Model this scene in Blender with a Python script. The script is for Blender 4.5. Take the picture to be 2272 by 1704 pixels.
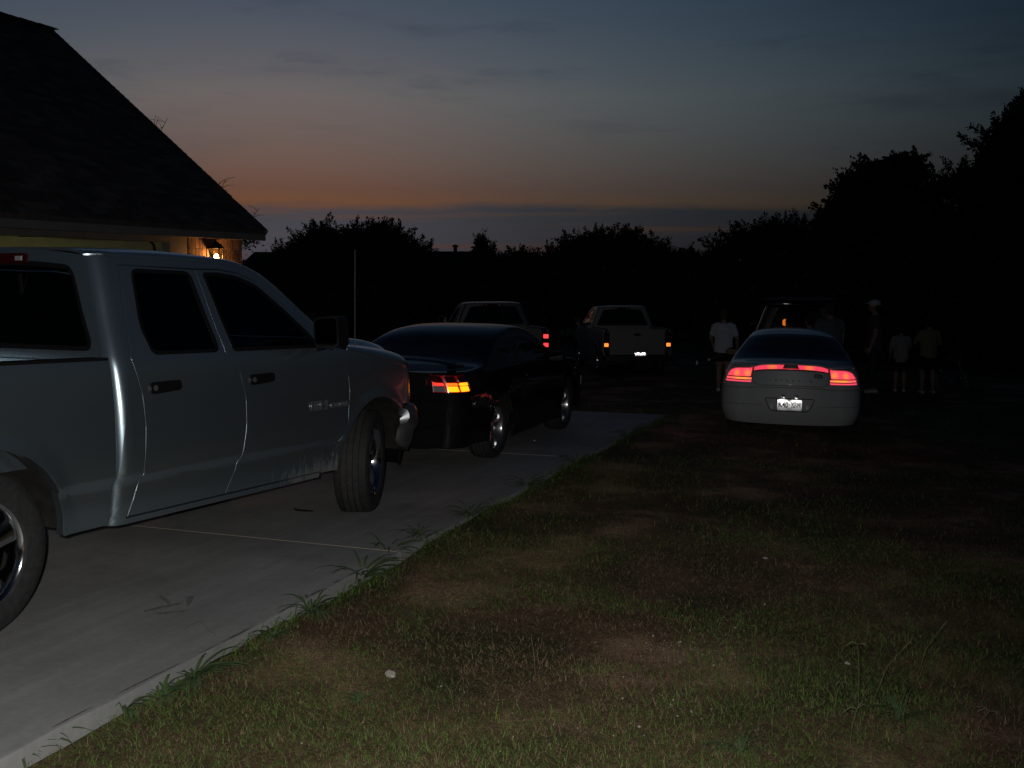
import bpy, bmesh, math, random
import numpy as np
from mathutils import Vector, Matrix
from mathutils.geometry import tessellate_polygon

random.seed(7)
RNG = np.random.default_rng(11)
SC = bpy.context.scene
for o in list(bpy.data.objects):
    bpy.data.objects.remove(o)
COL = SC.collection
PI = math.pi
R = math.radians

# ------------------------------------------------------------------ camera
EYE = 1.75                      # camera height above the near ground
FPX = 2278.0                    # focal length for a picture 2272 wide
PITCH = math.atan((852 - 608) / FPX)
cam = bpy.data.cameras.new('camera')
camo = bpy.data.objects.new('camera', cam)
COL.objects.link(camo)
cam.sensor_width = 36.0
cam.lens = 36.0 * FPX / 2272.0
cam.clip_start = 0.05
cam.clip_end = 3000
camo.location = (0, 0, EYE)
camo.rotation_euler = (PI / 2 - PITCH, 0, 0)
SC.camera = camo

# ------------------------------------------------------------------ sky (after sunset, afterglow on the left)
world = bpy.data.worlds.new('World')
SC.world = world
world.use_nodes = True
wn = world.node_tree
for n in list(wn.nodes):
    wn.nodes.remove(n)


def wnode(t, **k):
    n = wn.nodes.new(t)
    for a, b in k.items():
        setattr(n, a, b)
    return n


def wlink(a, b):
    wn.links.new(a, b)


SUN_AZ = R(-13)                 # azimuth of the set sun, from +Y towards +X
wout = wnode('ShaderNodeOutputWorld')
wbg = wnode('ShaderNodeBackground')
sky = wnode('ShaderNodeTexSky', sky_type='NISHITA', sun_disc=False)
sky.sun_elevation = R(-0.85)
sky.sun_rotation = SUN_AZ
sky.air_density = 1.0
sky.dust_density = 1.0
sky.ozone_density = 1.8
wbg.inputs['Strength'].default_value = 0.15
tint = wnode('ShaderNodeMix', data_type='RGBA', blend_type='MULTIPLY')
tint.inputs[0].default_value = 1.0
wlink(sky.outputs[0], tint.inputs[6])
# clouds: a bank along the horizon and thin streaks above
geo = wnode('ShaderNodeNewGeometry')
neg = wnode('ShaderNodeVectorMath', operation='SCALE')
neg.inputs[3].default_value = -1.0
wlink(geo.outputs['Incoming'], neg.inputs[0])
sep = wnode('ShaderNodeSeparateXYZ')
wlink(neg.outputs[0], sep.inputs[0])


def wmath(op, a, b=None, c=None):
    n = wnode('ShaderNodeMath', operation=op)
    for i, v in enumerate((a, b, c)):
        if v is None:
            continue
        if isinstance(v, (int, float)):
            n.inputs[i].default_value = v
        else:
            wlink(v, n.inputs[i])
    return n.outputs[0]


def wrange(v, a, b, c, d, smooth=True):
    n = wnode('ShaderNodeMapRange')
    n.interpolation_type = 'SMOOTHSTEP' if smooth else 'LINEAR'
    wlink(v, n.inputs[0])
    for i, q in enumerate((a, b, c, d)):
        n.inputs[i + 1].default_value = q
    return n.outputs[0]


elev = wmath('ARCSINE', sep.outputs[2])
azim = wmath('ARCTAN2', sep.outputs[0], sep.outputs[1])
# dusk colours: pinker low down, bluer above, darker away from the afterglow
tcol = wnode('ShaderNodeValToRGB')
wlink(wrange(elev, 0.0, R(30), 0.0, 1.0, False), tcol.inputs[0])
els = tcol.color_ramp.elements
while len(els) < 5:
    els.new(.5)
for e_, (p_, c_) in zip(els, [(0, (.42, .40, .62)), (4.6 / 30, (.47, .475, .75)), (9.5 / 30, (1.0, 1.08, 1.12)), (15 / 30, (.80, .98, 1.10)), (1, (.72, .94, 1.12))]):
    e_.position = p_
    e_.color = (*c_, 1)
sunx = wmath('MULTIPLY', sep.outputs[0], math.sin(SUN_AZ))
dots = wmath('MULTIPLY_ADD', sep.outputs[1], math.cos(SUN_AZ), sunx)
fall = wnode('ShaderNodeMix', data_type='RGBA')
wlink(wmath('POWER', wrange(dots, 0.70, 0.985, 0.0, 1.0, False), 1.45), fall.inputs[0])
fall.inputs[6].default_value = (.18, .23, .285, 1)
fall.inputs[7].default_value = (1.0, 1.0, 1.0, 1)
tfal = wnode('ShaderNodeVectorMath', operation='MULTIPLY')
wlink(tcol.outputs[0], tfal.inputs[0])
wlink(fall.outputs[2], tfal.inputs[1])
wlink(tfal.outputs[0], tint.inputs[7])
comb = wnode('ShaderNodeCombineXYZ')
wlink(wmath('MULTIPLY', azim, 2.2), comb.inputs[0])
wlink(wmath('MULTIPLY', elev, 14.0), comb.inputs[1])
n1 = wnode('ShaderNodeTexNoise')
n1.inputs['Scale'].default_value = 1.9
n1.inputs['Detail'].default_value = 5.0
n1.inputs['Roughness'].default_value = 0.6
wlink(comb.outputs[0], n1.inputs['Vector'])
# bank edge around 3.4 degrees, its height varying with the noise
edge = wmath('MULTIPLY_ADD', wmath('SUBTRACT', n1.outputs[0], 0.5), 0.030, R(3.75))
bank = wmath('SUBTRACT', edge, elev)
bankf = wrange(bank, -0.005, 0.007, 0.0, 0.93)
# lighter gaps inside the bank
comb2 = wnode('ShaderNodeCombineXYZ')
wlink(wmath('MULTIPLY', azim, 1.3), comb2.inputs[0])
wlink(wmath('MULTIPLY', elev, 42.0), comb2.inputs[1])
n2 = wnode('ShaderNodeTexNoise')
n2.inputs['Scale'].default_value = 1.6
n2.inputs['Detail'].default_value = 4.0
wlink(comb2.outputs[0], n2.inputs['Vector'])
gaps = wrange(n2.outputs[0], 0.48, 0.68, 1.0, 0.55)
bankf = wmath('MULTIPLY', bankf, gaps)
# streaks higher up
comb3 = wnode('ShaderNodeCombineXYZ')
wlink(wmath('MULTIPLY', azim, 1.6), comb3.inputs[0])
wlink(wmath('MULTIPLY', elev, 9.0), comb3.inputs[1])
n3 = wnode('ShaderNodeTexNoise')
n3.inputs['Scale'].default_value = 2.3
n3.inputs['Detail'].default_value = 7.0
n3.inputs['Roughness'].default_value = 0.62
wlink(comb3.outputs[0], n3.inputs['Vector'])
stre = wmath('MULTIPLY', wrange(n3.outputs[0], 0.50, 0.72, 0.0, 0.55), wrange(elev, R(5), R(11), 0.25, 1.0))
cloudc = wnode('ShaderNodeMix', data_type='RGBA', blend_type='MULTIPLY')
cloudc.inputs[0].default_value = 1.0
cloudc.inputs[7].default_value = (0.34, 0.48, 0.68, 1)
hsv = wnode('ShaderNodeHueSaturation')
hsv.inputs['Saturation'].default_value = 0.30
hsv.inputs['Value'].default_value = 0.86
wlink(tint.outputs[2], hsv.inputs['Color'])
wlink(hsv.outputs[0], cloudc.inputs[6])
mixa = wnode('ShaderNodeMix', data_type='RGBA')
wlink(stre, mixa.inputs[0])
wlink(tint.outputs[2], mixa.inputs[6])
wlink(cloudc.outputs[2], mixa.inputs[7])
mixb = wnode('ShaderNodeMix', data_type='RGBA')
wlink(bankf, mixb.inputs[0])
wlink(mixa.outputs[2], mixb.inputs[6])
wlink(cloudc.outputs[2], mixb.inputs[7])
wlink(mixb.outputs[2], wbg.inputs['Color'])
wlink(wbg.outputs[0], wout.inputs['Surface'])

# ------------------------------------------------------------------ the photographer's flash (fired beside the lens)
fl = bpy.data.lights.new('camera_flash', 'SPOT')
fl.energy = 495
fl.color = (1.0, 0.98, 0.955)
fl.spot_size = R(100)
fl.spot_blend = 1.0
fl.shadow_soft_size = 0.018
flo = bpy.data.objects.new('camera_flash', fl)
COL.objects.link(flo)
flo.location = (-0.07, 0.02, EYE + 0.05)
flo.rotation_euler = (PI / 2 - PITCH - R(14), 0, R(13))

SC.view_settings.view_transform = 'Standard'
SC.view_settings.look = 'None'
SC.view_settings.exposure = 0.0
SC.view_settings.gamma = 1.0
SC.view_settings.use_curve_mapping = False
SC.cycles.max_bounces = 6
SC.cycles.transparent_max_bounces = 12
SC.cycles.sample_clamp_indirect = 2.0
SC.cycles.caustics_reflective = False
SC.cycles.caustics_refractive = False

# ------------------------------------------------------------------ helpers
cpz, spz = math.cos(PITCH), math.sin(PITCH)


def ray(x, y):
    """direction of the sight line through a point of the photograph (2272 x 1704)"""
    a, b = (x - 1136) / FPX, -(y - 852) / FPX
    return Vector((a, cpz + b * spz, -spz + b * cpz))


def at_depth(x, y, d):
    r = ray(x, y)
    return Vector((0, 0, EYE)) + r * (d / r.y)


SLOPE = 0.0184
HEAD = R(20.66)                 # heading of driveway and house
DU = Vector((math.sin(HEAD), math.cos(HEAD), 0))
DR = Vector((math.cos(HEAD), -math.sin(HEAD), 0))
EDGE0 = Vector((-1.93, 3.70, 0))
END_S = 11.75                   # length of the slab beyond EDGE0


def sstep(t):
    t = min(1.0, max(0.0, t))
    return t * t * (3 - 2 * t)


def slab_z(x, y):
    return -SLOPE * y


def ground_z(x, y):
    """height of the soil"""
    dx, dy = x - EDGE0.x, y - EDGE0.y
    e = dx * DR.x + dy * DR.y
    s = dx * DU.x + dy * DU.y
    base = -SLOPE * min(y, 60.0)
    side = sstep(e / 4.5)
    far = sstep((s - END_S) / 4.0)
    k = max(side * sstep((y - 2) / 11.0), far)
    lip = .075 - .045 * sstep((s - 2.2) / 3.0) + .014 * math.sin(2.3 * s + 1.0) + .008 * math.sin(6.1 * s)
    lip = max(.015, lip)
    bump = 0.018 * math.sin(1.7 * x + .6 * y) * math.sin(1.1 * y - .5 * x) + 0.008 * math.sin(5.1 * x) * math.sin(4.3 * y + 1)
    z = base - lip - (0.2 - lip) * k
    if e < -.35 and s < END_S - .35:
        return base - 0.25
    return z + bump * sstep(abs(e) / 1.0 if s < END_S else 1)


def nodes_of(m):
    m.use_nodes = True
    return m.node_tree


def mat(name, col=(.5, .5, .5), rough=.5, metal=0., spec=None, emit=None, estr=0., coat=0., noise=None, bump=None, bevel=0.):
    """noise=(scale, colour2, detail, lo, hi), bump=(scale, strength)"""
    m = bpy.data.materials.new(name)
    t = nodes_of(m)
    b = t.nodes['Principled BSDF']
    b.inputs['Base Color'].default_value = (*col, 1)
    b.inputs['Roughness'].default_value = rough
    b.inputs['Metallic'].default_value = metal
    if spec is not None:
        b.inputs['Specular IOR Level'].default_value = spec
    if coat:
        b.inputs['Coat Weight'].default_value = coat
        b.inputs['Coat Roughness'].default_value = .03
    if emit:
        b.inputs['Emission Color'].default_value = (*emit, 1)
        b.inputs['Emission Strength'].default_value = estr
    tc = t.nodes.new('ShaderNodeTexCoord')
    if noise:
        sc, c2, det, lo, hi = noise
        n = t.nodes.new('ShaderNodeTexNoise')
        n.inputs['Scale'].default_value = sc
        n.inputs['Detail'].default_value = det
        t.links.new(tc.outputs['Object'], n.inputs['Vector'])
        r = t.nodes.new('ShaderNodeMapRange')
        r.inputs[1].default_value, r.inputs[2].default_value = lo, hi
        t.links.new(n.outputs[0], r.inputs[0])
        x = t.nodes.new('ShaderNodeMix')
        x.data_type = 'RGBA'
        x.inputs[6].default_value = (*col, 1)
        x.inputs[7].default_value = (*c2, 1)
        t.links.new(r.outputs[0], x.inputs[0])
        t.links.new(x.outputs[2], b.inputs['Base Color'])
    nrm = None
    if bevel:
        bv = t.nodes.new('ShaderNodeBevel')
        bv.samples = 4
        bv.inputs['Radius'].default_value = bevel
        nrm = bv.outputs[0]
    if bump:
        n = t.nodes.new('ShaderNodeTexNoise')
        n.inputs['Scale'].default_value = bump[0]
        n.inputs['Detail'].default_value = 6
        t.links.new(tc.outputs['Object'], n.inputs['Vector'])
        u = t.nodes.new('ShaderNodeBump')
        u.inputs['Strength'].default_value = bump[1]
        u.inputs['Distance'].default_value = .02
        t.links.new(n.outputs[0], u.inputs['Height'])
        if nrm:
            t.links.new(nrm, u.inputs['Normal'])
        nrm = u.outputs[0]
    if nrm:
        t.links.new(nrm, b.inputs['Normal'])
    return m


def glass_mat(name, tint, rough=.02, ior=1.5):
    m = bpy.data.materials.new(name)
    t = nodes_of(m)
    t.nodes.remove(t.nodes['Principled BSDF'])
    o = t.nodes['Material Output']
    mx = t.nodes.new('ShaderNodeMixShader')
    fr = t.nodes.new('ShaderNodeFresnel')
    fr.inputs[0].default_value = ior
    tr = t.nodes.new('ShaderNodeBsdfTransparent')
    tr.inputs[0].default_value = (*tint, 1)
    gl = t.nodes.new('ShaderNodeBsdfGlossy')
    gl.inputs['Roughness'].default_value = rough
    t.links.new(fr.outputs[0], mx.inputs[0])
    t.links.new(tr.outputs[0], mx.inputs[1])
    t.links.new(gl.outputs[0], mx.inputs[2])
    t.links.new(mx.outputs[0], o.inputs['Surface'])
    return m


def tag(o, label=None, cat=None, group=None, kind=None):
    if label:
        o['label'] = label
    if cat:
        o['category'] = cat
    if group:
        o['group'] = group
    if kind:
        o['kind'] = kind
    return o


def empty(name, loc=(0, 0, 0), rot=(0, 0, 0)):
    o = bpy.data.objects.new(name, None)
    o.empty_display_size = .2
    o.location = loc
    o.rotation_euler = rot
    COL.objects.link(o)
    return o


class MB:
    """collects simple shapes; obj() links them as one mesh object"""

    def __init__(s):
        s.v, s.f = [], []

    def add(s, vs, fs):
        k = len(s.v)
        s.v += [tuple(a) for a in vs]
        s.f += [tuple(i + k for i in f) for f in fs]
        return s

    def box(s, c, size, rz=0., ry=0., rx=0.):
        M = Matrix.Translation(c) @ Matrix.Rotation(rz, 4, 'Z') @ Matrix.Rotation(ry, 4, 'Y') @ Matrix.Rotation(rx, 4, 'X')
        a, b, c_ = (q / 2 for q in size)
        vs = [M @ Vector((x, y, z)) for x in (-a, a) for y in (-b, b) for z in (-c_, c_)]
        return s.add(vs, [(0, 1, 3, 2), (4, 6, 7, 5), (0, 4, 5, 1), (2, 3, 7, 6), (0, 2, 6, 4), (1, 5, 7, 3)])

    def tube(s, pts, rad, n=8, caps=True):
        pts = [Vector(p) for p in pts]
        if not hasattr(rad, '__len__'):
            rad = [rad] * len(pts)
        k = len(s.v)
        prev = None
        for i, p in enumerate(pts):
            d = (pts[min(i + 1, len(pts) - 1)] - pts[max(i - 1, 0)]).normalized()
            ref = prev if prev is not None else (Vector((0, 0, 1)) if abs(d.z) < .9 else Vector((1, 0, 0)))
            a = d.cross(ref)
            if a.length < 1e-6:
                a = d.cross(Vector((0, 1, 0)))
            a.normalize()
            b = a.cross(d).normalized()
            prev = b
            r = rad[i]
            ra, rb = (r if hasattr(r, '__len__') else (r, r))
            for j in range(n):
                t = 2 * PI * j / n
                s.v.append(tuple(p + a * (ra * math.cos(t)) + b * (rb * math.sin(t))))
        for i in range(len(pts) - 1):
            for j in range(n):
                a0 = k + i * n + j
                a1 = k + i * n + (j + 1) % n
                s.f.append((a0, a1, a1 + n, a0 + n))
        if caps:
            s.f.append(tuple(k + j for j in range(n))[::-1])
            s.f.append(tuple(k + (len(pts) - 1) * n + j for j in range(n)))
        return s

    def lathe(s, prof, n=48, axis='Y', c=(0, 0, 0), closed=False):
        """prof: (radius, along axis)"""
        k = len(s.v)
        for j in range(n):
            t = 2 * PI * j / n
            for r, h in prof:
                x, z = r * math.cos(t), r * math.sin(t)
                p = (x, h, z) if axis == 'Y' else ((h, x, z) if axis == 'X' else (x, z, h))
                s.v.append((p[0] + c[0], p[1] + c[1], p[2] + c[2]))
        m = len(prof)
        for j in range(n):
            for i in range(m if closed else m - 1):
                a, b = k + j * m + i, k + j * m + (i + 1) % m
                a2, b2 = k + ((j + 1) % n) * m + i, k + ((j + 1) % n) * m + (i + 1) % m
                s.f.append((a, b, b2, a2))
        return s

    def prism(s, poly, h0, h1, f):
        """extrudes a 2D outline between h0 and h1; f(u, v, h) gives the point"""
        n = len(poly)
        vs = [f(u, v, h0) for u, v in poly] + [f(u, v, h1) for u, v in poly]
        fs = [tuple(range(n))[::-1], tuple(range(n, 2 * n))]
        fs += [(i, (i + 1) % n, n + (i + 1) % n, n + i) for i in range(n)]
        return s.add(vs, fs)

    def ball(s, c, r, n=14, m=9):
        c = Vector(c)
        rx, ry, rz = r if hasattr(r, '__len__') else (r, r, r)
        k = len(s.v)
        for i in range(1, m):
            t = PI * i / m
            for j in range(n):
                q = 2 * PI * j / n
                s.v.append((c.x + rx * math.sin(t) * math.cos(q), c.y + ry * math.sin(t) * math.sin(q), c.z + rz * math.cos(t)))
        top, bot = len(s.v), len(s.v) + 1
        s.v += [(c.x, c.y, c.z + rz), (c.x, c.y, c.z - rz)]
        for j in range(n):
            s.f.append((top, k + j, k + (j + 1) % n))
            s.f.append((bot, k + (m - 2) * n + (j + 1) % n, k + (m - 2) * n + j))
            for i in range(m - 2):
                s.f.append((k + i * n + j, k + (i + 1) * n + j, k + (i + 1) * n + (j + 1) % n, k + i * n + (j + 1) % n))
        return s

    def mesh(s, name, m, smooth=True, angle=35):
        me = bpy.data.meshes.new(name)
        me.from_pydata(s.v, [], s.f)
        me.materials.append(m)
        finish(me, smooth, angle)
        return me

    def obj(s, name, m, parent=None, smooth=True, angle=35, loc=None, rot=None):
        o = bpy.data.objects.new(name, s.mesh(name, m, smooth, angle))
        COL.objects.link(o)
        o.parent = parent
        if loc is not None:
            o.location = loc
        if rot is not None:
            o.rotation_euler = rot
        return o


def finish(me, smooth=True, angle=35):
    bm = bmesh.new()
    bm.from_mesh(me)
    bmesh.ops.recalc_face_normals(bm, faces=bm.faces)
    bm.to_mesh(me)
    bm.free()
    if smooth:
        me.shade_smooth()
        me.set_sharp_from_angle(angle=R(angle))
    me.update()


def copy_tree(o, parent=None):
    c = o.copy()
    COL.objects.link(c)
    c.parent = parent
    for ch in [q for q in o.children]:
        copy_tree(ch, c)
    return c


def np_mesh(name, V, F, m, smooth=False):
    """V (n,3); F (k,3) or (k,4) index arrays"""
    me = bpy.data.meshes.new(name)
    V = np.ascontiguousarray(V, dtype=np.float32)
    F = np.ascontiguousarray(F, dtype=np.int32)
    me.vertices.add(len(V))
    me.vertices.foreach_set('co', V.ravel())
    w = F.shape[1]
    me.loops.add(F.size)
    me.loops.foreach_set('vertex_index', F.ravel())
    me.polygons.add(len(F))
    me.polygons.foreach_set('loop_start', np.arange(0, F.size, w, dtype=np.int32))
    me.update(calc_edges=True)
    me.materials.append(m)
    if smooth:
        me.shade_smooth()
    return me


def text_mesh(s, size, depth, name, m, bold=0.):
    cu = bpy.data.curves.new(name, 'FONT')
    cu.body = s
    cu.size = size
    cu.extrude = depth
    cu.offset = bold
    cu.align_x = 'CENTER'
    cu.align_y = 'CENTER'
    cu.resolution_u = 3
    o = bpy.data.objects.new(name, cu)
    COL.objects.link(o)
    bpy.context.view_layer.update()
    me = bpy.data.meshes.new_from_object(o.evaluated_get(bpy.context.evaluated_depsgraph_get()))
    bpy.data.objects.remove(o)
    bpy.data.curves.remove(cu)
    me.materials.clear()
    me.materials.append(m)
    return me


def lerp_fn(pts, smooth=True):
    xs = [p[0] for p in pts]
    ys = [p[1] for p in pts]

    def f(x):
        if x <= xs[0]:
            return ys[0]
        if x >= xs[-1]:
            return ys[-1]
        for i in range(len(xs) - 1):
            if x <= xs[i + 1]:
                t = (x - xs[i]) / (xs[i + 1] - xs[i])
                if not smooth:
                    return ys[i] + (ys[i + 1] - ys[i]) * t
                # monotone-ish cubic (Catmull-Rom tangents, clamped)
                h = xs[i + 1] - xs[i]
                d = (ys[i + 1] - ys[i]) / h
                d0 = (ys[i] - ys[i - 1]) / (xs[i] - xs[i - 1]) if i > 0 else d
                d1 = (ys[i + 2] - ys[i + 1]) / (xs[i + 2] - xs[i + 1]) if i < len(xs) - 2 else d
                m0 = 0 if d0 * d <= 0 else 2 * d0 * d / (d0 + d)
                m1 = 0 if d1 * d <= 0 else 2 * d1 * d / (d1 + d)
                if i == 0:
                    m0 = d
                if i == len(xs) - 2:
                    m1 = d
                t2, t3 = t * t, t * t * t
                return (2 * t3 - 3 * t2 + 1) * ys[i] + (t3 - 2 * t2 + t) * h * m0 + (-2 * t3 + 3 * t2) * ys[i + 1] + (t3 - t2) * h * m1
    return f


# ---- curved panels cut from a parametric surface
def clip_axis(poly, ax, val, keep_less):
    out = []
    n = len(poly)
    for i in range(n):
        a, b = poly[i], poly[(i + 1) % n]
        ia = (a[ax] <= val + 1e-9) if keep_less else (a[ax] >= val - 1e-9)
        ib = (b[ax] <= val + 1e-9) if keep_less else (b[ax] >= val - 1e-9)
        if ia:
            out.append(a)
        if ia != ib:
            t = (val - a[ax]) / (b[ax] - a[ax])
            q = [a[0] + (b[0] - a[0]) * t, a[1] + (b[1] - a[1]) * t]
            q[ax] = val
            out.append(tuple(q))
    return out


def panel(name, loops, f, m, parent, cu=.06, cv=.06, off=0., flange=.014, smooth=True, angle=38):
    """one sheet of a body: loops = [outline, hole, ...] in the surface's own (u, v)"""
    flat = [p for l in loops for p in l]
    tris = tessellate_polygon([[Vector((p[0], p[1], 0)) for p in l] for l in loops])
    verts, idx, faces = [], {}, []

    def vid(p):
        k = (round(p[0], 5), round(p[1], 5))
        if k not in idx:
            idx[k] = len(verts)
            verts.append(k)
        return idx[k]

    for t in tris:
        tri = [tuple(flat[i]) for i in t]
        u0 = math.floor(min(p[0] for p in tri) / cu)
        u1 = math.ceil(max(p[0] for p in tri) / cu)
        for iu in range(u0, u1):
            a = clip_axis(clip_axis(tri, 0, iu * cu, False), 0, (iu + 1) * cu, True)
            if len(a) < 3:
                continue
            v0 = math.floor(min(p[1] for p in a) / cv)
            v1 = math.ceil(max(p[1] for p in a) / cv)
            for iv in range(v0, v1):
                b = clip_axis(clip_axis(a, 1, iv * cv, False), 1, (iv + 1) * cv, True)
                if len(b) < 3:
                    continue
                ids = []
                for p in b:
                    i = vid(p)
                    if not ids or (ids[-1] != i and ids[0] != i):
                        ids.append(i)
                if len(ids) > 2:
                    faces.append(tuple(ids))
    e = 1e-3
    P, N = [], []
    for u, v in verts:
        p = Vector(f(u, v))
        pu = Vector(f(u + e, v)) - Vector(f(u - e, v))
        pv = Vector(f(u, v + e)) - Vector(f(u, v - e))
        n = pu.cross(pv)
        if n.length < 1e-12:
            n = Vector((0, 0, 1))
        n.normalize()
        ref = p - Vector((max(-1.2, min(1.2, p.x)), 0, .62))
        if n.dot(ref) < 0:
            n = -n
        P.append(p + n * off)
        N.append(n)
    co = [tuple(p) for p in P]
    if flange:
        cnt = {}
        for fc in faces:
            for i in range(len(fc)):
                a, b = fc[i], fc[(i + 1) % len(fc)]
                cnt.setdefault((min(a, b), max(a, b)), []).append((a, b))
        inner = {}
        extra = []
        for k, l in cnt.items():
            if len(l) == 1:
                a, b = l[0]
                for q in (a, b):
                    if q not in inner:
                        inner[q] = len(co)
                        co.append(tuple(P[q] - N[q] * flange))
                extra.append((b, a, inner[a], inner[b]))
        faces = faces + extra
    me = bpy.data.meshes.new(name)
    me.from_pydata(co, [], faces)
    me.materials.append(m)
    finish(me, smooth, angle)
    o = bpy.data.objects.new(name, me)
    COL.objects.link(o)
    o.parent = parent
    return o


def inset(poly, d):
    """moves an outline inwards by d (outline of either sense)"""
    n = len(poly)
    A = sum(poly[i][0] * poly[(i + 1) % n][1] - poly[(i + 1) % n][0] * poly[i][1] for i in range(n))
    sg = 1 if A > 0 else -1
    out = []
    for i in range(n):
        p0, p1, p2 = Vector(poly[i - 1]), Vector(poly[i]), Vector(poly[(i + 1) % n])
        a, b = (p1 - p0).normalized(), (p2 - p1).normalized()
        na, nb = Vector((-a.y, a.x)) * sg, Vector((-b.y, b.x)) * sg
        k = na + nb
        k = k / max(.35, k.length_squared / 2) if k.length > 1e-6 else na
        q = p1 + k * d
        out.append((q.x, q.y))
    return out


def rounded(poly, r, n=5):
    """rounds the corners of an outline"""
    out = []
    m = len(poly)
    for i in range(m):
        p0, p1, p2 = Vector(poly[i - 1]), Vector(poly[i]), Vector(poly[(i + 1) % m])
        a, b = p0 - p1, p2 - p1
        d = min(r, a.length * .45, b.length * .45)
        a, b = p1 + a.normalized() * d, p1 + b.normalized() * d
        for j in range(n + 1):
            t = j / n
            q = a * (1 - t) ** 2 + p1 * 2 * t * (1 - t) + b * t * t
            out.append((q.x, q.y))
    return out


def arc(cx, cz, r, a0, a1, n=14):
    return [(cx + r * math.cos(R(a0 + (a1 - a0) * i / n)), cz + r * math.sin(R(a0 + (a1 - a0) * i / n))) for i in range(n + 1)]


class Shell:
    """outer surface of a car. side(p, z): p runs round the plan outline from the middle of the tail
    (p>0 left, p<0 right); top(x, v): v from -1 (right edge) over 0 (middle) to 1 (left edge)"""

    def __init__(s, xr, xf, W, zt, zc, rr=.2, rf=.3, bow_r=.05, bow_f=.12, xrz=None, xfz=None, m=2.6, bump=None, wnom=.9):
        s.xr, s.xf, s.W, s.zt, s.zc, s.rr, s.rf = xr, xf, W, zt, zc, rr, rf
        s.bow_r, s.bow_f, s.m, s.bump, s.w0 = bow_r, bow_f, m, bump, wnom
        s.xrz = xrz or (lambda z: 0)
        s.xfz = xfz or (lambda z: 0)
        s.p1 = wnom - rr
        s.p2 = s.p1 + rr * PI / 2
        s.p3 = s.p2 + (xf - rf) - (xr + rr)
        s.p4 = s.p3 + rf * PI / 2
        s.p5 = s.p4 + wnom - rf

    def px(s, x):
        return s.p2 + x - (s.xr + s.rr)

    def side(s, p, z):
        sg = 1 if p >= 0 else -1
        a = abs(p)
        x0, x1 = s.xr + s.rr, s.xf - s.rf
        if a < s.p2:
            Wl = s.W(x0, z)
            b1 = s.bow_r * (s.p1 / s.w0) ** 2
            if a < s.p1:
                y = a * (Wl - s.rr) / s.p1
                x = s.xr + s.bow_r * (a / s.w0) ** 2 - b1
            else:
                t = (a - s.p1) / s.rr
                y = Wl - s.rr + s.rr * math.sin(t)
                x = s.xr + s.rr * (1 - math.cos(t))
            x += s.xrz(z)
        elif a <= s.p3:
            x = x0 + (a - s.p2)
            y = s.W(x, z)
            x += s.xrz(z) * max(0, 1 - (x - x0) / .7) + s.xfz(z) * max(0, 1 - (x1 - x) / .7)
        else:
            Wl = s.W(x1, z)
            if a < s.p4:
                t = (a - s.p3) / s.rf
                y = Wl - s.rf + s.rf * math.cos(t)
                x = x1 + s.rf * math.sin(t)
            else:
                q = s.w0 - s.rf - (a - s.p4)
                y = q * (Wl - s.rf) / (s.w0 - s.rf)
                x = s.xf + s.bow_f * (1 - (q / (s.w0 - s.rf)) ** 2)
            x += s.xfz(z)
        return (x, sg * y, z)

    def top(s, x, v):
        q = 1 - min(1, abs(v))
        z0, z1 = s.zt(x), s.zc(x)
        W = s.W(x, z0)
        xa = x - s.xrz(z0)
        xb = x - s.xfz(z0)
        if xa < s.xr + s.rr:
            W = W - s.rr + math.sqrt(max(0, s.rr ** 2 - (s.xr + s.rr - xa) ** 2))
        if xb > s.xf - s.rf:
            W = W - s.rf + math.sqrt(max(0, s.rf ** 2 - (xb - (s.xf - s.rf)) ** 2))
        th = q * PI / 2
        y = W * max(0, math.cos(th)) ** (2 / s.m)
        z = z0 + (z1 - z0) * max(0, math.sin(th)) ** (2 / s.m)
        if s.bump:
            z += s.bump(x, y)
        return (x, y if v >= 0 else -y, z)


def v_of_y(sh, x, y):
    """v for which top(x, v) has the given half-width"""
    lo, hi = 0., 1.
    for _ in range(30):
        mid = (lo + hi) / 2
        if sh.top(x, mid)[1] < abs(y):
            lo = mid
        else:
            hi = mid
    return math.copysign((lo + hi) / 2, y)

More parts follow.
